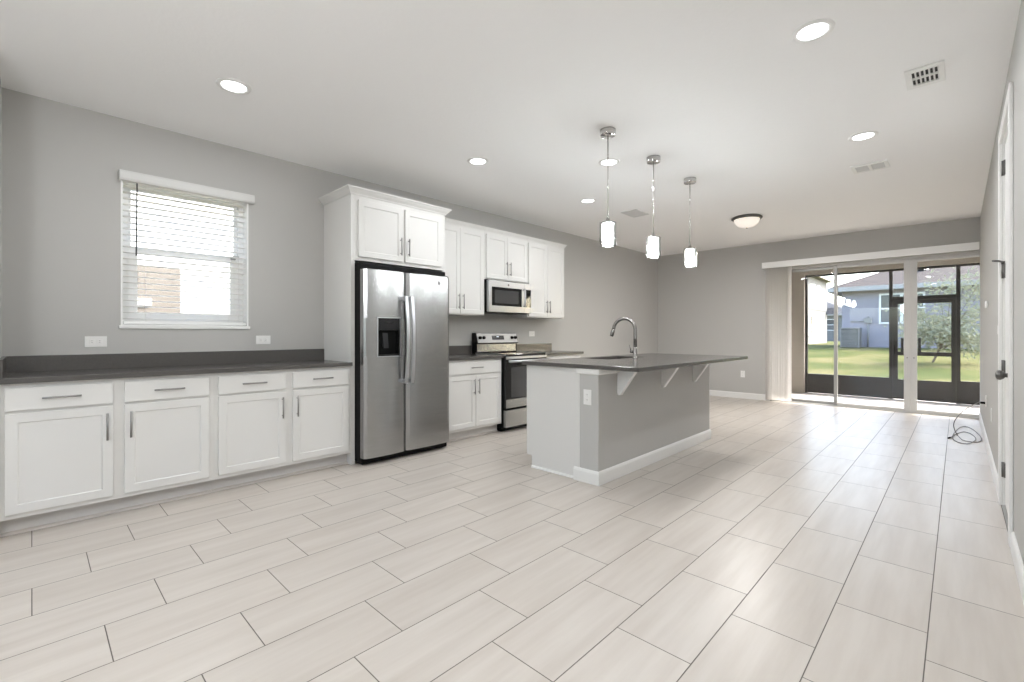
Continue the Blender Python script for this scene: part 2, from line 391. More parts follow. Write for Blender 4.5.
# ------------------------------------------------------------------ kitchen window in the left wall
y0, y1, z0, z1 = WIN; xo = XW - 0.13
w1 = struct('window_1', MB().holed('x', xo - 0.03, xo + 0.03, [y0, y0 + 0.05, y1 - 0.05, y1], [z0, z0 + 0.045, z1 - 0.045, z1], [(y0 + 0.05, y1 - 0.05, z0 + 0.045, z1 - 0.045)]), M_VINYL, bevel=0.003)
zm = 1.80
obj('lower_sash', MB().holed('x', xo - 0.005, xo + 0.025, [y0 + 0.05, y0 + 0.11, y1 - 0.11, y1 - 0.05], [z0 + 0.045, z0 + 0.10, zm - 0.025, zm + 0.025], [(y0 + 0.11, y1 - 0.11, z0 + 0.10, zm - 0.025)]), M_VINYL, w1, bevel=0.003)
obj('upper_sash', MB().holed('x', xo - 0.028, xo - 0.006, [y0 + 0.05, y0 + 0.075, y1 - 0.075, y1 - 0.05], [zm - 0.02, zm + 0.02, z1 - 0.07, z1 - 0.045], [(y0 + 0.075, y1 - 0.075, zm + 0.02, z1 - 0.07)]), M_VINYL, w1, bevel=0.002)
obj('lower_pane', B(xo + 0.008, xo + 0.012, y0 + 0.108, y1 - 0.108, z0 + 0.098, zm - 0.024), M_PANE, w1)
obj('upper_pane', B(xo - 0.018, xo - 0.014, y0 + 0.073, y1 - 0.073, zm + 0.018, z1 - 0.068), M_PANE, w1)
obj('sash_lock', MB().box(xo + 0.025, xo + 0.045, 1.19, 1.225, zm + 0.0, zm + 0.022).box(xo + 0.03, xo + 0.05, 1.20, 1.25, zm + 0.022, zm + 0.032), M_ALUG, w1)
obj('window_sill', B(XW - 0.155, XW + 0.012, y0 - 0.012, y1 + 0.012, z0 - 0.022, z0 + 0.004), M_TRIM, w1, bevel=0.004)

obj('jamb_liner', MB().holed('x', xo + 0.028, XW + 0.002, [y0, y0 + 0.012, y1 - 0.012, y1], [z0, z0 + 0.006, z1 - 0.012, z1], [(y0 + 0.012, y1 - 0.012, z0 + 0.006, z1 - 0.012)]), M_VINYL, w1)

bl = thing('window_blind', 'white horizontal slatted blind hanging in the kitchen window', 'blind', (XW - 0.03, (y0 + y1) / 2, z0))
obj('valance', MB().prism([(XW + 0.002, 2.285), (XW + 0.045, 2.285), (XW + 0.052, 2.30), (XW + 0.052, 2.345), (XW + 0.046, 2.357), (XW + 0.002, 2.357)], y0 - 0.012, y1 + 0.035, 'y'), M_VAL, bl, bevel=0.002)
sl = MB(); zz = z0 + 0.055; n = 0
while zz < 2.29:
    xa, xb = XW - 0.064, XW - 0.022; tl = 0.002
    pr = [(xa, zz - tl), ((xa + xb) / 2, zz + 0.003), (xb, zz + tl), (xb, zz + tl + 0.0028), ((xa + xb) / 2, zz + 0.006), (xa, zz - tl + 0.0028)]
    sl.prism(pr, y0 + 0.016, y1 - 0.016, 'y'); zz += 0.0445; n += 1
obj('slats', sl, M_SLAT, bl)
obj('bottom_rail', B(XW - 0.07, XW - 0.016, y0 + 0.016, y1 - 0.016, z0 + 0.012, z0 + 0.034), M_VINYL, bl, bevel=0.003)
obj('head_rail', B(XW - 0.07, XW - 0.012, y0 + 0.014, y1 - 0.014, 2.285, 2.316), M_VINYL, bl)
for yy in (0.60, 1.15): obj('ladder_cord', MB().cyl((XW - 0.0165, yy, z0 + 0.03), 0.0012, 2.29 - z0 - 0.03, seg=6), M_PLATE, bl)
obj('tilt_wand', MB().tube([(XW - 0.008, 0.547, 2.29), (XW - 0.006, 0.545, 2.1), (XW - 0.006, 0.542, 1.745)], 0.0045, 8), M_WAND, bl, label='dark tilt wand')

# unseen front window, added behind the camera to let in fill daylight
w2 = struct('fill_window', MB().holed('y', YF - 0.10, YF - 0.05, [WF[0], WF[0] + 0.05, -2.125, -2.075, WF[1] - 0.05, WF[1]], [WF[2], WF[2] + 0.05, WF[3] - 0.05, WF[3]],
    [(WF[0] + 0.05, -2.125, WF[2] + 0.05, WF[3] - 0.05), (-2.075, WF[1] - 0.05, WF[2] + 0.05, WF[3] - 0.05)]), M_VINYL)

# ------------------------------------------------------------------ cabinets
def pull_v(mb, xf, y, za, zb, d=1):
    xo_ = xf + d * 0.028
    mb.tube([(xo_, y, za - 0.02), (xo_, y, zb + 0.02)], 0.006, 10)
    for z in (za, zb): mb.cyl((xf - d * 0.001, y, z), 0.004, d * 0.029, 'x', 8)
    return mb
def pull_h(mb, xf, ya, yb, z, d=1):
    xo_ = xf + d * 0.028
    mb.tube([(xo_, ya - 0.02, z), (xo_, yb + 0.02, z)], 0.006, 10)
    for y in (ya, yb): mb.cyl((xf - d * 0.001, y, z), 0.004, d * 0.029, 'x', 8)
    return mb

FR, DF = -3.869, -3.85          # face-frame front, door front
def base_cabinet(label, ya, yb, doors, drawers, hinge):
    t = thing('base_cabinet', label, 'cabinet', ((XW + FR) / 2, (ya + yb) / 2, 0), 'white base cabinets')
    obj('body', MB().prism([(XW + 0.003, 0.004), (FR - 0.078, 0.004), (FR - 0.078, 0.108), (FR, 0.108), (FR, 0.878), (XW + 0.003, 0.878)], ya + 0.0001, yb - 0.0001, 'y'), M_CAB, t)
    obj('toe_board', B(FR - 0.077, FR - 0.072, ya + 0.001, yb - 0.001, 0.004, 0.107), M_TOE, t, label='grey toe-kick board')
    obj('shoe_moulding', MB().prism([(FR - 0.072, 0.001), (FR - 0.057, 0.001), (FR - 0.060, 0.012), (FR - 0.072, 0.02)], ya + 0.001, yb - 0.001, 'y'), M_SHOE, t)
    for (a, b), h in zip(doors, hinge):
        dr = obj('door', MB().shaker(DF, a, b, 0.136, 0.706), M_CAB, t)
        yy = b - 0.030 if h == 'r' else a + 0.030
        obj('handle', pull_v(MB(), DF, yy, 0.516, 0.644), M_PULL, dr)
    for a, b in drawers:
        dw = obj('drawer', B(FR, DF, a, b, 0.722, 0.852), M_CAB, t, bevel=0.003)
        c = (a + b) / 2
        obj('handle', pull_h(MB(), DF, c - 0.064, c + 0.064, 0.789), M_PULL, dw)
    return t
base_cabinet('white two-door base cabinet under the window, at the near end of the long run', -0.133, 0.910, [(-0.107, 0.358), (0.413, 0.880)], [(-0.107, 0.358), (0.413, 0.880)], 'rl')
base_cabinet('white two-door base cabinet butting against the tall refrigerator panel', 0.910, 1.958, [(0.938, 1.404), (1.458, 1.931)], [(0.938, 1.404), (1.458, 1.931)], 'rl')
base_cabinet('white base cabinet with one wide drawer between refrigerator and stove', 3.002, 3.832, [(3.030, 3.416), (3.422, 3.812)], [(3.030, 3.812)], 'rl')
base_cabinet('white base cabinet on the far side of the stove, mostly hidden by the island', 4.591, 5.42, [(4.616, 4.993), (4.999, 5.396)], [(4.616, 5.396)], 'rl')

CF = -3.83
def worktop(label, ya, yb, splash):
    o = obj('countertop', B(XW + 0.002, CF, ya, yb, 0.8795, 0.911), M_COUNTER, None, (XW + 0.3, (ya + yb) / 2, 0.8795), bevel=0.003)
    tag(o, label, 'countertop', 'grey countertops along the wall')
    obj('backsplash', splash, M_COUNTER, o, bevel=0.002)
    return o
worktop('long dark grey countertop with upstand under the window', -0.133, 1.957,
        MB().prism([(XW + 0.002, -0.133), (CF - 0.02, -0.133), (CF - 0.02, -0.113), (XW + 0.022, -0.113), (XW + 0.022, 1.957), (XW + 0.002, 1.957)], 0.9105, 1.017))
worktop('short dark grey countertop piece between refrigerator and stove', 3.002, 3.833, B(XW + 0.002, XW + 0.022, 3.002, 3.833, 0.9105, 1.017))
worktop('short dark grey countertop on the far side of the stove', 4.590, 5.445, B(XW + 0.002, XW + 0.022, 4.590, 5.425, 0.9105, 1.017))

CROWN = [(0, 0), (0.008, 0), (0.012, 0.012), (0.030, 0.030), (0.042, 0.046), (0.050, 0.050), (0.050, 0.062), (0, 0.062)]
UF, UD = -4.089, -4.07
fc = thing('refrigerator_cabinet', 'tall white cabinet surround with two doors over the refrigerator', 'cabinet', ((XW + FR) / 2, 2.48, 0))
obj('side_panel', B(XW + 0.003, FR, 1.959, 1.979, 0.002, 2.405), M_CAB, fc, bevel=0.0015)
obj('side_panel', B(XW + 0.003, FR, 2.982, 3.001, 0.002, 2.405), M_CAB, fc, bevel=0.0015)
obj('stile', B(FR - 0.019, FR + 0.001, 1.9585, 1.996, 0.0015, 1.816), M_CAB, fc, bevel=0.001)
obj('stile', B(FR - 0.019, FR + 0.001, 2.962, 3.0015, 0.0015, 1.816), M_CAB, fc, bevel=0.001)
obj('body', B(XW + 0.003, FR + 0.001, 1.9795, 2.9815, 1.820, 2.405), M_CAB, fc, bevel=0.001)
for (a, b), h in zip([(2.024, 2.481), (2.509, 2.950)], 'rl'):
    dr = obj('door', MB().shaker(DF + 0.001, a, b, 1.853, 2.362), M_CAB, fc)
    obj('handle', pull_v(MB(), DF + 0.001, b - 0.03 if h == 'r' else a + 0.03, 1.930, 2.058), M_PULL, dr)
obj('crown_moulding', MB().sweep([(XW + 0.003, 1.9585), (FR + 0.0015, 1.9585), (FR + 0.0015, 3.0015), (-4.04, 3.0015)], CROWN, 2.402), M_CAB, fc)

def upper(label, ya, yb, za, doors, crown):
    t = thing('wall_cabinet', label, 'cabinet', ((XW + UF) / 2, (ya + yb) / 2, za), 'white wall cabinets')
    obj('body', B(XW + 0.003, UF, ya, yb, za, 2.40), M_CAB, t, bevel=0.0015)
    for i, (a, b) in enumerate(doors):
        dr = obj('door', MB().shaker(UD, a, b, za + 0.012, 2.366), M_CAB, t)
        obj('handle', pull_v(MB(), UD, b - 0.03 if i == 0 else a + 0.03, za + 0.085, za + 0.213), M_PULL, dr)
    cr = [(q * 0.62, h * 0.8) for q, h in CROWN]
    obj('crown_moulding', MB().sweep(crown, cr, 2.392), M_CAB, t)
    return t
upper('white two-door wall cabinet between the refrigerator surround and the microwave', 3.003, 3.764, 1.380, [(3.024, 3.378), (3.382, 3.738)], [(UF, 3.003), (UF, 3.764)])
upper('short white two-door wall cabinet directly above the microwave', 3.766, 4.529, 1.822, [(3.788, 4.144), (4.148, 4.508)], [(UF, 3.766), (UF, 4.529)])
upper('white two-door wall cabinet at the far end of the row, beyond the microwave', 4.531, 5.322, 1.380, [(4.542, 4.926), (4.930, 5.300)], [(UF, 4.531), (UF, 5.322), (XW + 0.003, 5.322)])

# ------------------------------------------------------------------ refrigerator
fr = thing('refrigerator', 'stainless steel side-by-side refrigerator with black sides and ice dispenser', 'refrigerator', (-4.08, 2.475, 0))
obj('body', B(-4.39, -3.795, 2.002, 2.950, 0.03, 1.795), M_BLACK, fr, bevel=0.004)
obj('base_grille', MB().box(-3.85, -3.765, 2.008, 2.945, 0.012, 0.062).box(-4.3, -3.80, 2.05, 2.90, 0.002, 0.03), M_BLACK, fr, bevel=0.003)
def plan(ya, yb, n=14):
    """curved front of a door, seen from above (x,y)"""
    pts = [(-3.79, ya), (-3.79, yb)]
    L = []
    for i in range(n + 1):
        t = i / n; y = yb + (ya - yb) * t; u = 2 * t - 1
        L.append((-3.716 + 0.014 * (1 - u * u) - (0.016 * max(0, (abs(u) - 0.90) / 0.10) ** 2), y))
    return pts[:0] + [(-3.79, ya), ] + [(-3.79, yb)] + L
def front(y, ya, yb):
    u = 2 * (yb - y) / (yb - ya) - 1
    return -3.716 + 0.014 * (1 - u * u) - (0.016 * max(0, (abs(u) - 0.90) / 0.10) ** 2)
def sub_plan(ya, yb, a, b, xback=-3.79, n=8):
    return [(xback, a), (xback, b)] + [(front(b + (a - b) * i / n, ya, yb), b + (a - b) * i / n) for i in range(n + 1)]
DL = (2.006, 2.425); DR = (2.434, 2.948); ZD = (0.068, 1.732)
DY = (2.130, 2.352, 0.962, 1.303)   # dispenser opening
mb = MB()
mb.prism(sub_plan(*DL, DL[0], DL[1], n=16), ZD[0], DY[2], smooth=False)
mb.prism(sub_plan(*DL, DL[0], DL[1], n=16), DY[3], ZD[1])
mb.prism(sub_plan(*DL, DL[0], DY[0]), DY[2], DY[3]); mb.prism(sub_plan(*DL, DY[1], DL[1]), DY[2], DY[3])
for i in range(len(mb.sm)): pass
dl = obj('door', mb, M_STEEL, fr)
dp = obj('dispenser', MB().box(-3.789, -3.775, DY[0], DY[1], DY[2], DY[3]), M_BLACK, dl)
obj('dispenser_bezel', MB().holed('x', -3.712, -3.6985, [DY[0] - 0.008, DY[0], DY[1], DY[1] + 0.008], [DY[2] - 0.008, DY[2], DY[3], DY[3] + 0.008], [(DY[0], DY[1], DY[2], DY[3])]), M_STEELB, dl)
obj('control_panel', MB().prism([(-3.772, 1.195), (-3.712, 1.195), (-3.702, 1.302), (-3.772, 1.302)], DY[0] + 0.001, DY[1] - 0.001, 'y'), M_DKGREY, dl)
obj('control_display', B(-3.706, -3.7025, 2.20, 2.285, 1.255, 1.275), M_BLKGLASS, dl)
obj('paddle', MB().prism([(-3.774, 1.05), (-3.755, 1.03), (-3.748, 1.03), (-3.768, 1.17), (-3.774, 1.17)], 2.215, 2.265, 'y'), M_DKGREY, dl)
obj('drip_tray', B(-3.775, -3.714, DY[0] + 0.004, DY[1] - 0.004, DY[2], DY[2] + 0.012), M_DKGREY, dl)
drr = obj('door', MB().prism(sub_plan(*DR, DR[0], DR[1], n=16), ZD[0], ZD[1]), M_STEEL, fr)
obj('badge', MB().cyl((front(2.80, *DR) - 0.003, 2.80, 1.665), 0.017, 0.005, 'x', 20), M_HINGE, drr)
def fridge_handle(y, parent):
    pts = []; zs = [0.705 + (1.51 - 0.705) * i / 20 for i in range(21)]
    mb_ = MB()
    prof = []
    for z in zs:
        t = (z - 0.705) / 0.805; prof.append((-3.655 + 0.030 * math.sin(PI * t) ** 0.9, z))
    poly = [(x, z) for x, z in prof] + [(x - 0.017, z) for x, z in prof[::-1]]
    mb_.prism(poly, y - 0.017, y + 0.017, 'y')
    for z in (0.725, 1.49): mb_.box(-3.715, -3.655, y - 0.012, y + 0.012, z - 0.018, z + 0.018)
    return obj('handle', mb_, M_STEELB, parent, bevel=0.004)
fridge_handle(2.396, dl); fridge_handle(2.458, drr)
for ya, yb in ((2.015, 2.07), (2.875, 2.94)): obj('hinge_cover', MB().box(-3.86, -3.735, ya, yb, 1.7225, 1.746), M_BLACK, fr, bevel=0.005)

# ------------------------------------------------------------------ microwave
mw = thing('microwave', 'stainless over-the-range microwave mounted under the short wall cabinet', 'microwave', (-4.2, 4.15, 1.425))
MY0, MY1 = 3.770, 4.527
obj('body', B(XW + 0.004, -4.055, MY0, MY1, 1.432, 1.818), M_BLACK, mw, bevel=0.003)
obj('vent_grille', B(-4.38, -4.06, MY0 + 0.02, MY1 - 0.02, 1.420, 1.4325), M_DKGREY, mw)
dm = obj('door', MB().holed('x', -4.055, -4.012, [MY0, MY0 + 0.048, 4.345, 4.395], [1.428, 1.503, 1.728, 1.806], [(MY0 + 0.048, 4.345, 1.503, 1.728)]), M_STEELB, mw, bevel=0.003)
obj('window', B(-4.05, -4.017, MY0 + 0.046, 4.347, 1.501, 1.730), M_BLKGLASS, dm)
obj('window_mesh', B(-4.0175, -4.0165, MY0 + 0.10, 4.29, 1.535, 1.695), M_OVENGLASS, dm)
obj('handle', MB().tube([(-3.983, 4.372, 1.50), (-3.978, 4.372, 1.56), (-3.978, 4.372, 1.68), (-3.983, 4.372, 1.735)], 0.011, 12).box(-4.013, -3.985, 4.365, 4.379, 1.505, 1.525).box(-4.013, -3.985, 4.365, 4.379, 1.71, 1.73), M_STEELB, dm)
cp = obj('control_panel', MB().holed('x', -4.055, -4.012, [4.397, 4.404, 4.521, MY1], [1.428, 1.503, 1.728, 1.806], [(4.404, 4.521, 1.503, 1.728)]), M_STEELB, mw, bevel=0.002)
obj('keypad', B(-4.05, -4.016, 4.403, 4.522, 1.502, 1.729), M_BLKGLASS, cp)
obj('badge', MB().cyl((-4.0125, 4.10, 1.765), 0.013, 0.004, 'x', 18), M_HINGE, dm)

# ------------------------------------------------------------------ stove
RY0, RY1 = 3.838, 4.585
st = thing('stove', 'stainless and black electric range between the base cabinets', 'stove', (-4.1, 4.19, 0))
obj('body', B(-4.395, -3.842, RY0, RY1, 0.055, 0.905), M_BLACK, st, bevel=0.002)
obj('base', B(-4.36, -3.90, RY0 + 0.02, RY1 - 0.02, 0.002, 0.056), M_BLACK, st)
obj('cooktop', B(-4.33, -3.812, RY0 + 0.006, RY1 - 0.006, 0.9045, 0.921), M_BLKGLASS, st, bevel=0.003)
for ya, yb in ((RY0 - 0.001, RY0 + 0.006), (RY1 - 0.006, RY1 + 0.001)): obj('side_trim', B(-4.33, -3.812, ya, yb, 0.903, 0.926), M_STEELB, st, bevel=0.001)
for cx_, cy_, r in ((-3.97, 4.00, 0.10), (-3.97, 4.38, 0.085), (-4.2, 4.00, 0.075), (-4.2, 4.38, 0.09)):
    obj('burner_ring', MB().lathe((cx_, cy_, 0.9212), [(r, 0), (r, 0.0004), (r - 0.004, 0.0004), (r - 0.004, 0)], 40), M_DKGREY, st)
bgd = obj('backguard', MB().prism([(-4.40, 0.90), (-4.325, 0.90), (-4.325, 1.03), (-4.295, 1.045), (-4.300, 1.06), (-4.330, 1.165), (-4.345, 1.172), (-4.40, 1.172)], RY0 + 0.001, RY1 - 0.001, 'y'), M_BLACK, st, bevel=0.002)
def slant(z): return -4.300 - 0.030 * (z - 1.06) / 0.105
face = MB().prism([(slant(1.05) - 0.006, 1.047), (slant(1.05) + 0.003, 1.047), (slant(1.166) + 0.003, 1.166), (slant(1.166) - 0.006, 1.166)], RY0 + 0.012, RY1 - 0.012, 'y')
obj('control_fascia', face, M_FASC, bgd, bevel=0.002)
obj('vent_strip', B(-4.326, -4.322, RY0 + 0.02, RY1 - 0.03, 0.935, 1.03), M_STEEL, bgd)
zc = 1.112; xc = slant(zc) + 0.003
obj('clock_display', MB().prism([(xc - 0.003 + 0.007, zc - 0.027), (xc + 0.005 + 0.007, zc - 0.027), (xc + 0.005 - 0.007, zc + 0.027), (xc - 0.003 - 0.007, zc + 0.027)], 4.105, 4.315, 'y'), M_DISP, bgd)
obj('display_digits', B(xc + 0.0045, xc + 0.0055, 4.18, 4.22, zc + 0.008, zc + 0.016), M_DIGIT, bgd)
for y in (3.892, 3.956, 4.466, 4.530):
    obj('knob', MB().cyl((xc - 0.002, y, zc), 0.021, 0.012, 'x', 20).cyl((xc + 0.008, y, zc), 0.019, 0.016, 'x', 20, r2=0.016).box(xc + 0.02, xc + 0.03, y - 0.004, y + 0.004, zc - 0.016, zc + 0.016), M_BLACK, bgd)
od = obj('oven_door', MB().holed('x', -3.842, -3.800, [RY0 + 0.003, 3.93, 4.455, RY1 - 0.003], [0.288, 0.40, 0.765, 0.892], [(3.93, 4.455, 0.40, 0.765)]), M_BLKGLASS, st, bevel=0.003)
obj('oven_window', B(-3.838, -3.805, 3.928, 4.457, 0.398, 0.767), M_OVENGLASS, od)
obj('lower_band', B(-3.8005, -3.796, RY0 + 0.003, RY1 - 0.003, 0.288, 0.388), M_STEEL, od, bevel=0.001)
obj('upper_band', B(-3.8005, -3.796, RY0 + 0.003, RY1 - 0.003, 0.862, 0.892), M_STEELB, od, bevel=0.001)
obj('handle', MB().tube([(-3.752, RY0 + 0.02, 0.838), (-3.752, RY1 - 0.02, 0.838)], 0.014, 14).box(-3.80, -3.752, RY0 + 0.05, RY0 + 0.075, 0.826, 0.85).box(-3.80, -3.752, RY1 - 0.075, RY1 - 0.05, 0.826, 0.85), M_STEELB, od)
obj('drawer', B(-3.842, -3.798, RY0 + 0.003, RY1 - 0.003, 0.062, 0.262), M_STEEL, st, bevel=0.004)

# ------------------------------------------------------------------ island
IX0, IXK, IX1, IY0, IY1 = -2.735, -2.165, -1.980, 3.005, 5.205
isl = thing('kitchen_island', 'kitchen island base, white end panel and grey half wall with brackets', 'kitchen island', (-2.3, 4.1, 0))
cprof = [(IX0 + 0.06, 0.002), (IXK, 0.002), (IXK, 0.888), (IX0, 0.888), (IX0, 0.105), (IX0 + 0.06, 0.105)]
obj('end_panel', MB().prism(cprof, IY0 + 0.02, IY0 + 0.04, 'y'), M_CAB, isl, bevel=0.0015)
obj('end_panel', MB().prism(cprof, IY1 - 0.022, IY1 - 0.002, 'y'), M_CAB, isl, bevel=0.0015)
obj('cabinet_body', MB().box(IX0, IX0 + 0.02, IY0 + 0.04, IY1 - 0.022, 0.105, 0.888).box(IX0 + 0.02, IXK, IY0 + 0.04, IY1 - 0.022, 0.105, 0.125).box(IX0 + 0.06, IX0 + 0.075, IY0 + 0.04, IY1 - 0.022, 0.002, 0.105), M_CAB, isl)
obj('half_wall', B(IXK, IX1, IY0, IY1, 0.002, 0.888), M_WALL, isl, bevel=0.004)
obj('corner_bead', B(IXK - 0.008, IXK + 0.012, IY0 - 0.003, IY0 + 0.02, 0.10, 0.845), M_CAB, isl, bevel=0.002)
ISB = [(0, 0), (0.014, 0), (0.014, 0.085), (0.009, 0.099), (0.004, 0.105), (0, 0.105)]
obj('baseboard', MB().sweep([(IXK - 0.04, IY0), (IX1, IY0), (IX1, IY1), (IXK, IY1)], ISB, 0.002), M_TRIM, isl)
obj('shoe_moulding', MB().sweep([(IX0 + 0.063, IY0 + 0.02), (IXK - 0.04, IY0 + 0.02)], [(0, 0), (0.014, 0), (0.011, 0.012), (0, 0.018)], 0.002), M_TRIM, isl)
obj('cap_trim', MB().sweep([(IXK - 0.012, IY0), (IX1, IY0), (IX1, IY1), (IXK, IY1)], [(0, 0), (0.012, 0), (0.018, 0.01), (0.018, 0.042), (0, 0.042)], 0.8465), M_TRIM, isl)
for yb_ in (3.275, 4.045, 4.745):
    pr = [(IX1 + 0.001, 0.846), (IX1 + 0.001, 0.675), (IX1 + 0.010, 0.667), (IX1 + 0.028, 0.668), (IX1 + 0.034, 0.682), (IX1 + 0.155, 0.855), (IX1 + 0.170, 0.872), (IX1 + 0.170, 0.888), (IX1 + 0.017, 0.888), (IX1 + 0.017, 0.846)]
    obj('bracket', MB().prism(pr, yb_, yb_ + 0.045, 'y'), M_TRIM, isl, bevel=0.003)
for a, b in ((3.05, 3.55), (3.555, 4.05), (4.66, 5.17)):
    dr = obj('door', MB().shaker(IX0 - 0.019, a, b, 0.12, 0.86, d=-1), M_CAB, isl)
    obj('handle', pull_v(MB(), IX0 - 0.019, b - 0.03, 0.70, 0.80, -1), M_PULL, dr)

SK = (-2.66, -2.345, 3.75, 4.42)
ict = obj('island_countertop', MB().holed('z', 0.8895, 0.9215, [-2.762, SK[0], SK[1], -1.628], [2.985, SK[2], SK[3], 5.355], [SK]), M_COUNTER, None, (-2.2, 4.15, 0.8895), bevel=0.004)
tag(ict, 'wide grey countertop of the kitchen island with a sink cut-out', 'countertop')
sm = MB(); x0, x1, a, b = SK[0] - 0.012, SK[1] + 0.012, SK[2] - 0.012, SK[3] + 0.012; zt, zb = 0.8893, 0.70
# bowl: one open-topped shell with thickness
def ring(d, z): return [(x0 + d, a + d, z), (x1 - d, a + d, z), (x1 - d, b - d, z), (x0 + d, b - d, z)]
rs = ring(0, zt) + ring(0.012, zt) + ring(0.022, zb + 0.02) + ring(0.05, zb + 0.004) + ring(0.03, zb - 0.004) + ring(0.0, zb + 0.03)
fs = []
for q in range(5):
    for k in range(4): fs.append((q * 4 + k, q * 4 + (k + 1) % 4, (q + 1) * 4 + (k + 1) % 4, (q + 1) * 4 + k))
for k in range(4): fs.append((20 + k, 20 + (k + 1) % 4, (k + 1) % 4, k))
fs += [(12, 13, 14, 15), (19, 18, 17, 16)]
sm.add(rs, fs)
snk = obj('sink', sm, M_SINK, None, ((x0 + x1) / 2, (a + b) / 2, zb)); tag(snk, 'stainless undermount sink bowl set in the island countertop', 'sink')
obj('drain', MB().lathe(((x0 + x1) / 2, (a + b) / 2, zb + 0.004), [(0.0, 0.001), (0.03, 0.001), (0.042, 0.004), (0.045, 0.001)], 24), M_CHROME, snk)

fx, fy, fz = -2.262, 4.075, 0.9215
fa = thing('faucet', 'brushed nickel gooseneck faucet beside the island sink', 'faucet', (fx, fy, fz))
obj('base_body', MB().lathe((fx, fy, fz), [(0, 0), (0.027, 0), (0.027, 0.006), (0.021, 0.012), (0.0205, 0.10), (0.0175, 0.108), (0, 0.108)], 24), M_FAUCET, fa)
dirv = Vector((-0.97, -0.22)).normalized(); R = 0.108; zs = fz + 0.282
pts = [(fx, fy, fz + 0.105), (fx, fy, fz + 0.2), (fx, fy, zs)]
for i in range(1, 17):
    t = PI * i / 16 * 0.94; q = R - R * math.cos(t); pts.append((fx + dirv.x * q, fy + dirv.y * q, zs + R * math.sin(t)))
e1, e0 = Vector(pts[-1]), Vector(pts[-2]); dd = (e1 - e0).normalized(); pts.append(tuple(e1 + dd * 0.015))
obj('spout', MB().tube(pts, 0.017, 14), M_FAUCET, fa)
e = Vector(pts[-1])
obj('spray_head', MB().tube([e, e + dd * 0.008, e + dd * 0.055, e + dd * 0.075], [0.0165, 0.019, 0.0195, 0.017], 14), M_FAUCET, fa)
obj('lever', MB().cyl((fx - 0.02, fy, fz + 0.066), 0.0145, -0.03, 'x', 16).tube([(fx - 0.042, fy, fz + 0.066), (fx - 0.052, fy - 0.004, fz + 0.10), (fx - 0.057, fy - 0.006, fz + 0.132)], [0.006, 0.005, 0.0045], 8), M_FAUCET, fa)

# ------------------------------------------------------------------ outlets and switches
def plate(name, label, cat, axis, c, w, h, kind, group):
    """wall plate; axis '+x' etc. = the way it faces"""
    t = thing(name, label, cat, c, group)
    sx = {'+x': 1, '-x': -1, '-y': -1}[axis]
    def bx(u0, u1, v0, v1, d0, d1):
        if axis in ('+x', '-x'): return (min(c[0] + sx * d0, c[0] + sx * d1), max(c[0] + sx * d0, c[0] + sx * d1), c[1] + u0, c[1] + u1, c[2] + v0, c[2] + v1)
        return (c[0] + u0, c[0] + u1, min(c[1] + sx * d0, c[1] + sx * d1), max(c[1] + sx * d0, c[1] + sx * d1), c[2] + v0, c[2] + v1)
    obj('cover_plate', B(*bx(-w / 2, w / 2, -h / 2, h / 2, 0.0005, 0.006)), M_PLATE, t, bevel=0.002)
    land = w > h
    if kind == 'outlet':
        for k in (-1, 1):
            cu, cv = (k * 0.020, 0) if land else (0, k * 0.020)
            r_ = obj('receptacle', B(*bx(cu - 0.015, cu + 0.015, cv - 0.015, cv + 0.015, 0.005, 0.0085)), M_PLATE, t, bevel=0.003)
            sl_ = MB()
            for q in (-1, 1):
                if land: sl_.box(*bx(cu - 0.005, cu + 0.004, cv + q * 0.006 - 0.0012, cv + q * 0.006 + 0.0012, 0.0075, 0.0089))
                else: sl_.box(*bx(cu + q * 0.006 - 0.0012, cu + q * 0.006 + 0.0012, cv - 0.004, cv + 0.005, 0.0075, 0.0089))
            obj('slots', sl_, M_SLOT, r_)
    elif kind == 'switch':
        obj('rocker', B(*bx(-0.016, 0.016, -0.033, 0.033, 0.005, 0.010)), M_PLATE, t, bevel=0.002)
    return t
plate('electrical_outlet', 'white horizontal outlet above the long countertop, below the window\'s near corner', 'outlet', '+x', (XW, 0.316, 1.106), 0.118, 0.075, 'outlet', 'white outlets')
plate('electrical_outlet', 'white horizontal outlet above the long countertop, close to the refrigerator surround', 'outlet', '+x', (XW, 1.418, 1.108), 0.118, 0.075, 'outlet', 'white outlets')
plate('electrical_outlet', 'white outlet on the kitchen wall under the far wall cabinet, above the stove\'s side', 'outlet', '+x', (XW, 4.995, 1.162), 0.118, 0.075, 'outlet', 'white outlets')
plate('electrical_outlet', 'white outlet on the grey end of the island half wall', 'outlet', '-y', (-2.078, IY0, 0.668), 0.072, 0.118, 'outlet', 'white outlets')
plate('electrical_outlet', 'white outlet low on the far wall beside the vertical blinds', 'outlet', '-y', (-2.79, YB, 0.438), 0.072, 0.118, 'outlet', 'white outlets')
plate('electrical_outlet', 'white outlet low on the right wall with a cord plugged in', 'outlet', '-x', (XR, 7.0, 0.45), 0.072, 0.118, 'outlet', 'white outlets')
plate('wall_plate', 'blank white plate low on the right wall, nearer than the plugged outlet', 'wall plate', '-x', (XR, 5.9, 0.44), 0.072, 0.118, 'blank', None)
plate('light_switch', 'white rocker switch on the right wall just past the door casing', 'light switch', '-x', (XR, 4.86, 1.19), 0.075, 0.118, 'switch', None)
t = thing('thermostat', 'small white sensor high on the right wall toward the glass door', 'thermostat', (XR, 6.65, 1.455))
obj('housing', B(XR - 0.022, XR - 0.0005, 6.615, 6.685, 1.42, 1.49), M_PLATE, t, bevel=0.006); obj('screen', B(XR - 0.0235, XR - 0.0215, 6.63, 6.67, 1.45, 1.48), M_VENTGR, t)

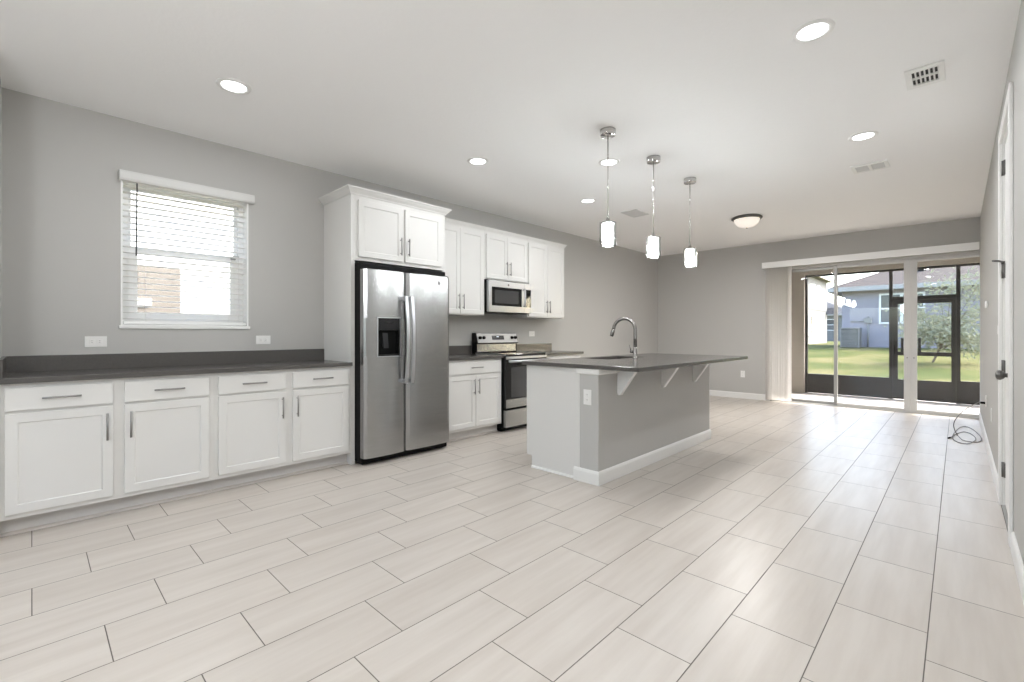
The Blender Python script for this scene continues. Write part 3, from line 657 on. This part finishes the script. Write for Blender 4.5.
# ------------------------------------------------------------------ door in the right wall
d1 = struct('door_1', B(XR + 0.012, XR + 0.05, DOR[0] + 0.022, DOR[1] - 0.022, 0.012, DOR[3] - 0.022), M_TRIM, bevel=0.002)
for z0_, z1_ in ((0.22, 1.02), (1.18, 2.28)):
    obj('door_panel', MB().shaker(XR + 0.0115, DOR[0] + 0.14, DOR[1] - 0.14, z0_, z1_, d=-1, th=0.006, fr=0.03, rec=-0.004), M_TRIM, d1)
obj('door_jamb', MB().holed('x', XR + 0.001, XR + 0.129, [DOR[0], DOR[0] + 0.02, DOR[1] - 0.02, DOR[1]], [0.0, DOR[3] - 0.02, DOR[3]], [(DOR[0] + 0.02, DOR[1] - 0.02, -0.1, DOR[3] - 0.02)]), M_TRIM, d1)
for z in (0.247, 0.935, 1.585, 2.277):
    obj('hinge', MB().box(XR + 0.004, XR + 0.012, DOR[1] - 0.055, DOR[1] - 0.004, z - 0.048, z + 0.048).cyl((XR + 0.002, DOR[1] - 0.024, z - 0.05), 0.008, 0.10, seg=10), M_HINGE, d1)
obj('hinge_pin_stop', MB().tube([(XR + 0.0, DOR[1] - 0.03, 1.645), (XR - 0.02, DOR[1] - 0.10, 1.645), (XR - 0.05, DOR[1] - 0.14, 1.645)], 0.007, 8).cyl((XR + 0.002, DOR[1] - 0.024, 1.63), 0.010, 0.02, seg=10), M_HINGE, d1)
obj('door_knob', MB().lathe((XR + 0.012, DOR[0] + 0.085, 0.925), [(0, -0.001), (0.033, -0.001), (0.033, -0.008), (0.013, -0.012), (0.012, -0.035), (0.022, -0.042), (0.0285, -0.055), (0.026, -0.068), (0.012, -0.074), (0, -0.074)], 24, 'x'), M_HINGE, d1)
CAS = 0.075
struct('trim_1', MB().holed('x', XR - 0.017, XR + 0.0, [DOR[0] - CAS, DOR[0] + 0.006, DOR[1] - 0.006, DOR[1] + CAS], [0.0, DOR[3] - 0.006, DOR[3] + CAS], [(DOR[0] + 0.006, DOR[1] - 0.006, -0.1, DOR[3] - 0.006)]), M_TRIM, bevel=0.004)
struct('door_threshold', B(XR - 0.004, XR + 0.13, DOR[0] + 0.02, DOR[1] - 0.02, 0.0, 0.008), M_ALUG)

# ------------------------------------------------------------------ power cord on the floor
cx, cy = 0.045, 7.30
path = [(XR - 0.045, 7.0, 0.43), (XR - 0.065, 7.02, 0.425), (0.055, 7.1, 0.33), (-0.012, 7.15, 0.224), (-0.036, 7.2, 0.136), (-0.02, 7.25, 0.05), (0.005, 7.22, 0.010)]
for cx_, cy_, z_ in ((0.04, 7.02, 0.006), (0.09, 6.98, 0.006), (0.15, 7.0, 0.006), (0.185, 7.22, 0.006), (0.165, 7.62, 0.006), (0.10, 8.02, 0.006), (0.03, 8.0, 0.006), (-0.02, 7.62, 0.006), (-0.045, 7.2, 0.006),
        (-0.03, 6.96, 0.006), (0.02, 6.82, 0.006), (0.075, 6.82, 0.008), (0.125, 7.0, 0.014), (0.14, 7.25, 0.006), (0.11, 7.52, 0.006), (0.05, 7.62, 0.006), (-0.005, 7.45, 0.006), (-0.042, 7.16, 0.014), (-0.062, 7.09, 0.008)): path.append((cx_, cy_, z_))
def cr(pts, n=6):
    out = []; P = [Vector(p) for p in pts]
    for i in range(len(P) - 1):
        p0, p1, p2, p3 = P[max(i - 1, 0)], P[i], P[i + 1], P[min(i + 2, len(P) - 1)]
        for k in range(n):
            t_ = k / n; out.append(0.5 * ((2 * p1) + (p2 - p0) * t_ + (2 * p0 - 5 * p1 + 4 * p2 - p3) * t_ ** 2 + (-p0 + 3 * p1 - 3 * p2 + p3) * t_ ** 3))
    out.append(P[-1]); return out
co = thing('power_cord', 'thin dark cord plugged into the right wall and looped on the floor', 'cord', (cx, cy, 0))
obj('cable', MB().tube(cr(path), 0.0038, 8), M_CORD, co)
obj('plug', MB().box(XR - 0.047, XR - 0.0095, 6.988, 7.012, 0.418, 0.442), M_BLACK, co, bevel=0.004, label='black plug in the outlet')
obj('connector', MB().tube([(-0.061, 7.095, 0.009), (-0.078, 7.03, 0.009)], 0.008, 10), M_BLACK, co, label='black connector at the loose end')

# ------------------------------------------------------------------ sliding glass door
d2 = struct('door_2', MB().holed('y', 8.955, 9.075, [SLD[0], SLD[0] + 0.045, XR + 0.085, XR + 0.13], [-0.045, 0.012, 2.262, 2.298], [(SLD[0] + 0.045, XR + 0.085, 0.012, 2.262)]), M_ALU, bevel=0.003)
def panel(x0_, x1_, yc, lw, rw, lm, rm):
    p = obj('sliding_panel', MB().holed('y', yc - 0.016, yc + 0.016, [x0_, x0_ + lw, x1_ - rw, x1_], [0.013, 0.055, 2.215, 2.261], [(x0_ + lw, x1_ - rw, 0.055, 2.215)]), lm, d2, bevel=0.003)
    obj('glass', B(x0_ + lw - 0.004, x1_ - rw + 0.004, yc - 0.003, yc + 0.003, 0.052, 2.218), M_DOORGLASS, p)
    return p
p1 = panel(SLD[0] + 0.046, -1.402, 9.045, 0.05, 0.046, M_ALUG, M_ALUG)
p2 = panel(-1.440, -0.505, 8.985, 0.044, 0.074, M_ALU, M_ALU)
p3 = panel(-0.5045, XR + 0.084, 8.985, 0.074, 0.05, M_ALU, M_ALU)
obj('handle', MB().box(-0.618, -0.588, 9.03, 9.06, 0.86, 1.10).box(-0.600, -0.55, 9.002, 9.05, 0.88, 0.90).box(-0.600, -0.55, 9.002, 9.05, 1.06, 1.08), M_BRONZE, p2)
obj('handle', MB().box(-0.422, -0.392, 9.03, 9.06, 0.86, 1.10).box(-0.46, -0.41, 9.002, 9.05, 0.88, 0.90).box(-0.46, -0.41, 9.002, 9.05, 1.06, 1.08), M_BRONZE, p3)
obj('lock', B(-0.548, -0.535, 8.962, 8.970, 0.80, 0.815), M_HINGE, p2); obj('lock', B(-0.472, -0.459, 8.962, 8.970, 0.80, 0.815), M_HINGE, p3)

obj('interlock_stile', B(-1.441, -1.397, 8.9625, 8.9688, 0.014, 2.260), M_ALUG, p2, bevel=0.002)

vb = thing('vertical_blinds', 'white vertical vane blinds drawn to the left of the glass door', 'blinds', (-2.2, 8.8, 0.03))
obj('valance', MB().box(-2.436, XR - 0.012, 8.735, 8.750, 2.283, 2.385).box(-2.436, XR - 0.012, 8.750, 8.878, 2.365, 2.385).box(-2.436, -2.420, 8.750, 8.878, 2.283, 2.365), M_VINYL, vb, bevel=0.002)
obj('headrail', B(-2.41, XR - 0.03, 8.79, 8.83, 2.31, 2.355), M_ALUG, vb)
for k in range(16):
    x = -2.378 + k * 0.0235; a_ = math.radians(90 - 12 + (k % 3) * 3) if k < 15 else math.radians(74)
    ux, uy = math.cos(a_), math.sin(a_); hw = 0.0445; n_ = 5; poly = []
    for side in (1, -1):
        for i in range(n_ + 1):
            s_ = (-1 + 2 * i / n_) * side; bow = 0.006 * (1 - s_ * s_) + side * 0.0007
            poly.append((x + ux * hw * s_ - uy * bow, 8.81 + uy * hw * s_ + ux * bow))
    obj('vane', MB().prism(poly, 0.03, 2.312), M_VANE, vb)

# ------------------------------------------------------------------ ceiling fittings
def recessed(label, x, y):
    t = thing('recessed_light', label, 'ceiling light', (x, y, H), 'recessed ceiling lights')
    obj('trim_ring', MB().lathe((x, y, H), [(0.098, -0.0005), (0.096, -0.006), (0.078, -0.010), (0.068, -0.004), (0.068, -0.0005)], 40), M_PLATE, t)
    obj('lens', MB().cyl((x, y, H - 0.0045), 0.068, 0.003, seg=40), M_LENS, t)
    l = bpy.data.lights.new('recessed_lamp', 'AREA'); l.shape = 'DISK'; l.size = 0.145; l.energy = LAMP_W; l.color = (0.945, 0.977, 1.0)
    lo = bpy.data.objects.new('recessed_lamp', l); COL.objects.link(lo); lo.parent = t; lo.location = (0, 0, -0.011)
    return t
for lb, x, y in (('round recessed ceiling light nearest the window, over the long countertop', -3.327, 0.895),
                 ('round recessed ceiling light above the refrigerator aisle', -3.163, 2.834),
                 ('round recessed ceiling light above the stove end of the aisle', -3.161, 4.579),
                 ('round recessed ceiling light just behind the nearest pendant', -2.313, 3.687),
                 ('round recessed ceiling light beside the small louvred register with dark slots', -0.547, 2.83),
                 ('round recessed ceiling light in front of the two-section vent', -0.547, 4.611),
                 ('added recessed fill light overhead, outside the view near the right wall', -0.547, 0.85),  # this and the next three are unseen lamps added for fill
                 ('added recessed fill light behind the camera in the middle of the room', -2.2, -1.6),
                 ('added recessed fill light behind the camera near the right wall', -0.55, -1.6),
                 ('added recessed fill light behind the camera near the left wall', -3.8, -1.6)):
    recessed(lb, x, y)

def pendant(label, x, y):
    t = thing('pendant_light', label, 'pendant light', (x, y, H), 'pendant lights over the island')
    obj('canopy', MB().lathe((x, y, H - 0.0005), [(0, 0), (0.060, 0), (0.060, -0.040), (0.056, -0.046), (0.012, -0.048), (0, -0.048)], 32), M_CHROME, t)
    obj('rod', MB().tube([(x, y, H - 0.045), (x, y, 2.05)], 0.0045, 10).cyl((x, y, 2.30), 0.006, 0.03, seg=10).cyl((x, y, 2.52), 0.006, 0.03, seg=10), M_CHROME, t)
    obj('socket_cap', MB().lathe((x, y, 2.06), [(0, 0), (0.014, 0), (0.016, -0.022), (0.048, -0.032), (0.048, -0.044), (0, -0.044)], 24), M_CHROME, t)
    obj('diffuser', MB().lathe((x, y, 1.858), [(0, 0.0), (0.041, 0.0), (0.042, 0.004), (0.042, 0.156), (0, 0.157)], 32), M_PENDIN, t, label='glowing white inner cylinder')
    obj('glass_shade', MB().lathe((x, y, 1.845), [(0.066, 0), (0.066, 0.176), (0.020, 0.178), (0.020, 0.175), (0.063, 0.173), (0.063, 0), (0.066, 0)], 40), M_CLEAR, t, label='clear glass outer cylinder')
    return t
pendant('nearest of the three chrome pendant lights, hung over the sink end of the island', -1.955, 3.10)
pendant('middle one of the three chrome pendant lights over the island', -1.965, 3.865)
pendant('farthest of the three chrome pendant lights, over the far end of the island', -1.968, 4.655)

fl = thing('flush_light', 'alabaster bowl flush-mount ceiling light near the glass door', 'ceiling light', (-2.06, 6.72, H))
obj('pan', MB().lathe((-2.06, 6.72, H - 0.0005), [(0, 0), (0.175, 0), (0.190, -0.012), (0.190, -0.024), (0.172, -0.036), (0.150, -0.036), (0.150, -0.030), (0, -0.030)], 40), M_HINGE, fl)
obj('bowl', MB().lathe((-2.06, 6.72, H - 0.030), [(0.158 * math.cos(k * PI / 20), -0.115 * math.sin(k * PI / 20)) for k in range(11)], 40), M_DOME, fl)
obj('finial', MB().lathe((-2.06, 6.72, H - 0.143), [(0, 0.002), (0.012, 0), (0.010, -0.010), (0, -0.016)], 16), M_HINGE, fl)
pl = bpy.data.lights.new('flush_lamp', 'AREA'); pl.shape = 'DISK'; pl.size = 0.3; pl.energy = 45.0; pl.color = (1, 0.98, 0.96)
plo = bpy.data.objects.new('flush_lamp', pl); COL.objects.link(plo); plo.parent = fl; plo.location = (0, 0, -0.165)

# unseen globe added behind the camera as fill to brighten the room
gx, gy, gz = -1.10, -0.80, 1.95
gl = thing('fill_globe', 'added opal globe fill light, unseen behind the camera', 'pendant light', (gx, gy, H))
obj('canopy', MB().lathe((gx, gy, H - 0.0005), [(0, 0), (0.06, 0), (0.06, -0.03), (0.012, -0.04), (0, -0.04)], 32), M_CHROME, gl)
obj('rod', MB().tube([(gx, gy, H - 0.035), (gx, gy, gz + 0.19)], 0.006, 10), M_CHROME, gl)
obj('globe', MB().lathe((gx, gy, gz), [(0.20 * math.sin(k * PI / 20), 0.20 * math.cos(k * PI / 20)) for k in range(21)], 40), mat('fill_globe_glow', (0.9, 0.9, 0.9), 0.4, emit=(0.945, 0.977, 1.0), estr=FILL_GLOBE_W / (PI * 4 * PI * 0.04)), gl)

def register(label, x0_, x1_, ya, yb, kind):
    t = thing('ceiling_vent', label, 'vent', ((x0_ + x1_) / 2, (ya + yb) / 2, H), 'ceiling vents')
    if kind == 'grid':
        ix, iy = 0.028, 0.045; ym = (ya + yb) / 2
        obj('frame', MB().holed('z', H - 0.012, H - 0.001, [x0_, x0_ + ix, x1_ - ix, x1_], [ya, ya + iy, ym - 0.010, ym + 0.010, yb - iy, yb], [(x0_ + ix, x1_ - ix, ya + iy, ym - 0.010), (x0_ + ix, x1_ - ix, ym + 0.010, yb - iy)]), M_PLATE, t, bevel=0.003)
        obj('cavity', B(x0_ + ix - 0.004, x1_ - ix + 0.004, ya + iy - 0.004, yb - iy + 0.004, H - 0.0025, H - 0.001), M_VENTDK, t)
        n_ = 7; st_ = (x1_ - x0_ - 2 * ix) / (n_ - 1)
        for i in range(n_):
            xx = x0_ + ix + i * st_
            obj('louvre', MB().prism([(xx - 0.0045, H - 0.003), (xx - 0.0010, H - 0.003), (xx + 0.0055, H - 0.013), (xx + 0.0020, H - 0.013)], ya + iy - 0.004, yb - iy + 0.004, 'y'), M_PLATE, t)
    elif kind == 'double':
        xm = (x0_ + x1_) / 2
        obj('frame', MB().holed('z', H - 0.014, H - 0.001, [x0_, x0_ + 0.03, xm - 0.012, xm + 0.012, x1_ - 0.03, x1_], [ya, ya + 0.03, yb - 0.03, yb],
            [(x0_ + 0.03, xm - 0.012, ya + 0.03, yb - 0.03), (xm + 0.012, x1_ - 0.03, ya + 0.03, yb - 0.03)]), M_PLATE, t, bevel=0.003)
        obj('cavity', MB().box(x0_ + 0.03, x1_ - 0.03, ya + 0.03, yb - 0.03, H - 0.0025, H - 0.001), M_VENTGR, t)
        for i in range(8):
            yy = ya + 0.045 + i * (yb - ya - 0.09) / 7
            obj('louvre', MB().prism([(yy - 0.007, H - 0.003), (yy - 0.005, H - 0.003), (yy + 0.007, H - 0.011), (yy + 0.005, H - 0.011)], x0_ + 0.03, x1_ - 0.03, 'x'), M_LOUV, t)
    else:
        obj('frame', MB().holed('z', H - 0.010, H - 0.001, [x0_, x0_ + 0.02, x1_ - 0.02, x1_], [ya, ya + 0.02, yb - 0.02, yb], [(x0_ + 0.02, x1_ - 0.02, ya + 0.02, yb - 0.02)]), M_VENTGR, t, bevel=0.002)
        obj('grille', B(x0_ + 0.02, x1_ - 0.02, ya + 0.02, yb - 0.02, H - 0.006, H - 0.001), M_VENTGR, t)
    return t
register('white louvred ceiling register with twelve dark slots near the right wall', -0.236, -0.056, 3.645, 3.928, 'grid')
register('white two-section ceiling vent beyond the second register light', -0.735, -0.460, 5.37, 5.61, 'double')
register('flat grey ceiling grille behind the pendants', -3.16, -2.93, 5.31, 5.65, 'flat')

# ------------------------------------------------------------------ lanai
struct('lanai_floor', B(-4.6, 3.2, 9.02, 11.30, -0.20, -0.05), M_CONC)
struct('lanai_ceiling', B(-4.6, 3.2, 9.08, 11.25, 2.62, 2.75), M_STUCCO)
struct('lanai_beam', B(-4.6, 3.2, 11.0, 11.25, 2.362, 2.62), M_STUCCO)
struct('lanai_wall_left', B(-4.6, -2.272, 11.0, 11.25, -0.05, 2.362), M_STUCCO)
struct('lanai_wall_side', B(-4.6, -4.45, 9.08, 11.0, -0.05, 2.62), M_STUCCO)
struct('lanai_wall_right', B(3.05, 3.2, 9.08, 11.0, -0.05, 2.62), M_STUCCO)
struct('lanai_wall_house', B(XR + 0.14, 3.2, YB + 0.02, YB + 0.2, -0.1, 2.62), M_STUCCO)

se = thing('screen_enclosure', 'dark bronze insect-screen wall closing the porch', 'screen wall', (-0.6, 11.1, -0.05))
ya, yb = 11.08, 11.13
obj('header', B(-2.27, 3.05, ya, yb, 2.325, 2.361), M_BRONZE, se)
obj('chair_rail', B(-2.27, -0.925, ya, yb, 0.315, 0.345), M_BRONZE, se); obj('chair_rail', B(0.03, 3.05, ya, yb, 0.315, 0.345), M_BRONZE, se)
obj('kick_panel', B(-2.27, -0.925, ya + 0.015, yb - 0.015, -0.045, 0.316), M_KICK, se); obj('kick_panel', B(0.03, 3.05, ya + 0.015, yb - 0.015, -0.045, 0.316), M_KICK, se)
for a_, b_ in ((-2.271, -2.232), (-0.925, -0.872), (-0.024, 0.03), (1.5, 1.55)): obj('post', B(a_, b_, ya - 0.005, yb + 0.005, -0.049, 2.33), M_BRONZE, se)
obj('transom_bar', B(-0.872, -0.024, ya, yb, 1.782, 1.846), M_BRONZE, se)
for a_, b_, c_, d_ in ((-2.232, -0.925, 0.345, 2.326), (-0.872, -0.024, 1.846, 2.326), (0.03, 1.5, 0.345, 2.326), (1.55, 3.05, 0.345, 2.326)):
    obj('screen_mesh', B(a_, b_, 11.104, 11.1055, c_, d_), M_SCREEN, se)
sd = thing('screen_door', 'bronze framed screen door in the porch screen wall', 'screen door', (-0.45, 11.1, -0.05))
obj('frame', MB().holed('y', 11.085, 11.125, [-0.871, -0.800, -0.085, -0.025], [-0.04, 0.325, 0.765, 0.834, 1.71, 1.78], [(-0.800, -0.085, 0.325, 0.765), (-0.800, -0.085, 0.834, 1.71)]), M_BRONZE, sd, bevel=0.002)
obj('kick_plate', B(-0.79, -0.095, 11.08, 11.0845, 0.0, 0.31), M_KICK, sd)
for c_, d_ in ((0.32, 0.77), (0.83, 1.715)): obj('screen_mesh', B(-0.805, -0.08, 11.104, 11.1055, c_, d_), M_SCREEN, sd)
obj('pull_handle', MB().box(-0.85, -0.83, 11.04, 11.055, 0.80, 0.95).box(-0.85, -0.83, 11.05, 11.086, 0.80, 0.82).box(-0.85, -0.83, 11.05, 11.086, 0.93, 0.95), M_BLACK, sd)

# ------------------------------------------------------------------ back yard
g = MB(); ys = [-8, 11.26, 14, 18, 22, 26, 40, 90]; zs_ = [-0.25, -0.12, 0.08, 0.32, 0.54, 0.60, 0.40, 0.4]; xs_ = [-60, -20, -4.6, 3.2, 20, 60]
g.add([(x, y, z if y > 11 else -0.25) for y, z in zip(ys, zs_) for x in xs_], [(r * 6 + c, r * 6 + c + 1, r * 6 + c + 7, r * 6 + c + 6) for r in range(7) for c in range(5)])
lawn = struct('lawn_ground', g, M_GRASS)

def hip_house(name, label, x0_, x1_, ya, yb, zg, ze, zr, wallm, roofm, over=0.45):
    t = thing(name, label, 'house', ((x0_ + x1_) / 2, (ya + yb) / 2, zg), None)
    obj('walls', B(x0_, x1_, ya, yb, zg - 0.4, ze), wallm, t)
    a, b, c, d = x0_ - over, x1_ + over, ya - over, yb + over
    w, l = b - a, d - c; m = min(w, l) / 2
    r = [((a + b) / 2, c + m), ((a + b) / 2, d - m)] if l >= w else [(a + m, (c + d) / 2), (b - m, (c + d) / 2)]
    v = [(a, c, ze + 0.02), (b, c, ze + 0.02), (b, d, ze + 0.02), (a, d, ze + 0.02), (*r[0], zr), (*r[1], zr)]
    f = [(0, 1, 4), (1, 2, 5, 4), (2, 3, 5), (3, 0, 4, 5)] if l >= w else [(3, 0, 4), (0, 1, 5, 4), (1, 2, 5), (2, 3, 4, 5)]
    f = f + [(0, 3, 2, 1)]
    obj('roof', MB().add(v, f), roofm, t)
    obj('fascia', MB().holed('z', ze - 0.16, ze + 0.03, [a - 0.02, a + 0.03, b - 0.03, b + 0.02], [c - 0.02, c + 0.03, d - 0.03, d + 0.02], [(a + 0.03, b - 0.03, c + 0.03, d - 0.03)]), M_FASCIA, t)
    obj('soffit', B(a + 0.03, b - 0.03, c + 0.03, d - 0.03, ze - 0.03, ze), M_FASCIA, t)
    return t
def far_window(parent, axis, t0, u0, u1, z0_, z1_, split=True):
    def bx(a, b, c, d, p, q): return (p, q, a, b, c, d) if axis == 'x' else (a, b, p, q, c, d)
    d = 1 if axis == 'x' else -1
    lo, hi = sorted((t0 + d * 0.0, t0 + d * 0.05)); us = [u0, u0 + 0.07] + ([(u0 + u1) / 2 - 0.05, (u0 + u1) / 2 + 0.05] if split else []) + [u1 - 0.07, u1]
    zm_ = (z0_ + z1_) / 2; zz_ = [z0_, z0_ + 0.07, zm_ - 0.035, zm_ + 0.035, z1_ - 0.07, z1_]; holes = []
    for i in range(1, len(us) - 1, 2): holes += [(us[i], us[i + 1], zz_[1], zz_[2]), (us[i], us[i + 1], zz_[3], zz_[4])]
    w = obj('window', MB().holed(axis, lo, hi, us, zz_, holes), M_VINYL, parent)
    lo2, hi2 = sorted((t0 + d * 0.005, t0 + d * 0.015))
    obj('upper_pane', B(*bx(u0 + 0.03, u1 - 0.03, zm_, z1_ - 0.03, lo2, hi2)), M_HGLASS, w)
    obj('lower_pane', B(*bx(u0 + 0.03, u1 - 0.03, z0_ + 0.03, zm_, lo2, hi2)), M_SHUT, w)
h1 = hip_house('grey_house', 'grey stucco single-storey house with brown hip roof across the lawn', -3.72, 9.5, 25.0, 37.0, 0.57, 3.16, 6.0, M_GREYH, M_ROOF)
far_window(h1, 'y', 25.0, -2.42, -0.95, 1.58, 2.86)
obj('roof_vent', MB().lathe((-1.12, 26.15, 3.72), [(0.20, -0.12), (0.20, 0.10), (0.17, 0.18), (0.08, 0.22), (0, 0.23)], 16), M_BLACK, h1, label='dark round roof vent')
obj('utility_box', MB().box(-2.92, -2.66, 24.90, 24.999, 1.62, 1.84).cyl((-2.79, 24.95, 0.5), 0.03, 1.15, seg=10).cyl((-2.79, 24.95, 1.84), 0.02, 0.08, seg=10), M_ACMET, h1, label='grey meter box and conduit')
obj('conduit', MB().tube([(-3.4, 24.97, 1.70), (-2.9, 24.97, 1.70)], 0.02, 8), M_ACMET, h1)
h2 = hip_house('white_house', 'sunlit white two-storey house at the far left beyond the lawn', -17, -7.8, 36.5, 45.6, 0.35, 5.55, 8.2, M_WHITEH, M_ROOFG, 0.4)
far_window(h2, 'x', -7.8, 41.9, 42.8, 3.75, 4.85, False); far_window(h2, 'x', -7.8, 38.9, 40.1, 1.05, 2.55, False)
obj('storey_band', B(-7.80, -7.77, 36.5, 45.6, 2.98, 3.14), M_WHITEH, h2)
obj('lower_roof', MB().prism([(45.6, 2.75), (45.0, 2.75), (45.6, 3.3)], -8.6, -7.2, 'x'), M_ROOFG, h2)
h3 = hip_house('distant_house', 'small pale house with grey roof in the gap between the two houses', -15.0, -7.9, 58.0, 68.0, 0.4, 3.2, 5.2, M_WHITEH, M_ROOFG, 0.4)
far_window(h3, 'y', 58.0, -10.0, -9.0, 1.5, 2.7, False)

ac = thing('air_conditioner', 'grey outdoor condenser unit on a pad beside the grey house', 'air conditioner', (-3.3, 24.45, 0.52))
obj('pad', B(-3.75, -2.85, 24.0, 24.9, 0.38, 0.56), M_CONC, ac)
obj('cabinet', B(-3.62, -3.02, 24.14, 24.78, 0.56, 1.38), M_ACDK, ac, bevel=0.03)
lv = MB()
for k in range(14): lv.box(-3.64, -3.0, 24.12, 24.80, 0.60 + k * 0.054, 0.628 + k * 0.054)
obj('louvres', lv, M_ACMET, ac)
for x in (-3.65, -3.02):
    for y in (24.11, 24.78): obj('corner_post', B(x, x + 0.035, y, y + 0.035, 0.56, 1.40), M_ACMET, ac)
obj('top_grille', MB().lathe((-3.32, 24.46, 1.385), [(0.0, 0.03), (0.10, 0.035), (0.28, 0.02), (0.30, 0.0)], 24), M_ACDK, ac)
obj('top_cap', MB().holed('z', 1.38, 1.42, [-3.655, -3.62, -3.02, -2.985], [24.105, 24.14, 24.78, 24.815], [(-3.62, -3.02, 24.14, 24.78)]), M_ACMET, ac)

# young tree on the lawn behind the screen
tx, ty, tz = -0.50, 18.2, 0.33
tr = thing('tree', 'small pale-leaved tree with thin bent stems on the lawn behind the screen door', 'tree', (tx, ty, tz))
trunk = MB(); tips = []
trunk.tube(cr([(tx - 0.05, ty, tz - 0.05), (tx + 0.08, ty, tz + 0.3), (tx + 0.22, ty + 0.05, tz + 0.7)], 4), 0.028, 8)
for k in range(16):
    a_ = k * 2.4; r_ = 0.45 + 0.65 * random.random(); hz_ = 0.45 + 1.25 * random.random()
    s_ = Vector((tx + 0.10 + 0.1 * random.random(), ty, tz + 0.35 + 0.3 * random.random()))
    e_ = Vector((tx + 0.30 + math.cos(a_) * r_, ty + math.sin(a_) * r_ * 0.8, tz + hz_))
    m_ = (s_ + e_) / 2 + Vector((0, 0, 0.15)); trunk.tube(cr([s_, m_, e_], 4), [0.014] * 4 + [0.008] * 5, 6); tips += [m_, e_, (m_ + e_) / 2]
for k in range(5):
    e_ = Vector((tx + 0.2 + 0.28 * k - 0.1, ty + random.uniform(-.3, .3), tz + 1.9 + 0.5 * random.random())); s_ = Vector((tx + 0.25, ty, tz + 0.6))
    m_ = (s_ + e_) / 2 + Vector((0, 0, .1)); trunk.tube(cr([s_, m_, e_], 4), [0.012] * 4 + [0.006] * 5, 6); tips += [e_, (m_ + e_) / 2]
obj('stems', trunk, M_BARK, tr)
lf = MB()
for k in range(3600):
    p = random.choice(tips) + Vector((random.gauss(0, .23), random.gauss(0, .20), random.gauss(0, .17)))
    if p.z < tz + 0.15: continue
    d_ = Vector((random.gauss(0, 1), random.gauss(0, 1), random.gauss(0, .7))).normalized(); q_ = d_.orthogonal().normalized()
    L_, W_ = random.uniform(.05, .09), random.uniform(.02, .034)
    lf.add([p - d_ * L_, p + q_ * W_, p + d_ * L_, p - q_ * W_], [(0, 1, 2, 3)])
obj('leaves', lf, M_LEAF, tr)

# neighbour seen through the kitchen window
nb = thing('neighbour_house', 'bright neighbouring house wall seen through the kitchen window', 'house', (-10, 2, -0.25))
obj('walls', B(-14, -9.5, -9, 14, -0.6, 6.0), M_NEIGH, nb)
obj('roof', MB().prism([(-14.3, 6.0), (-9.1, 6.0), (-11.7, 7.6)], -9.3, 14.3, 'y'), M_ROOFG, nb)
obj('side_wing', B(-9.5, -7.0, -5.0, 1.29, -0.6, 1.97), M_TANH, nb, label='low tan wing')
obj('wing_band', B(-7.0, -6.97, -5.0, 1.0, 1.50, 1.58), M_NEIGH, nb)
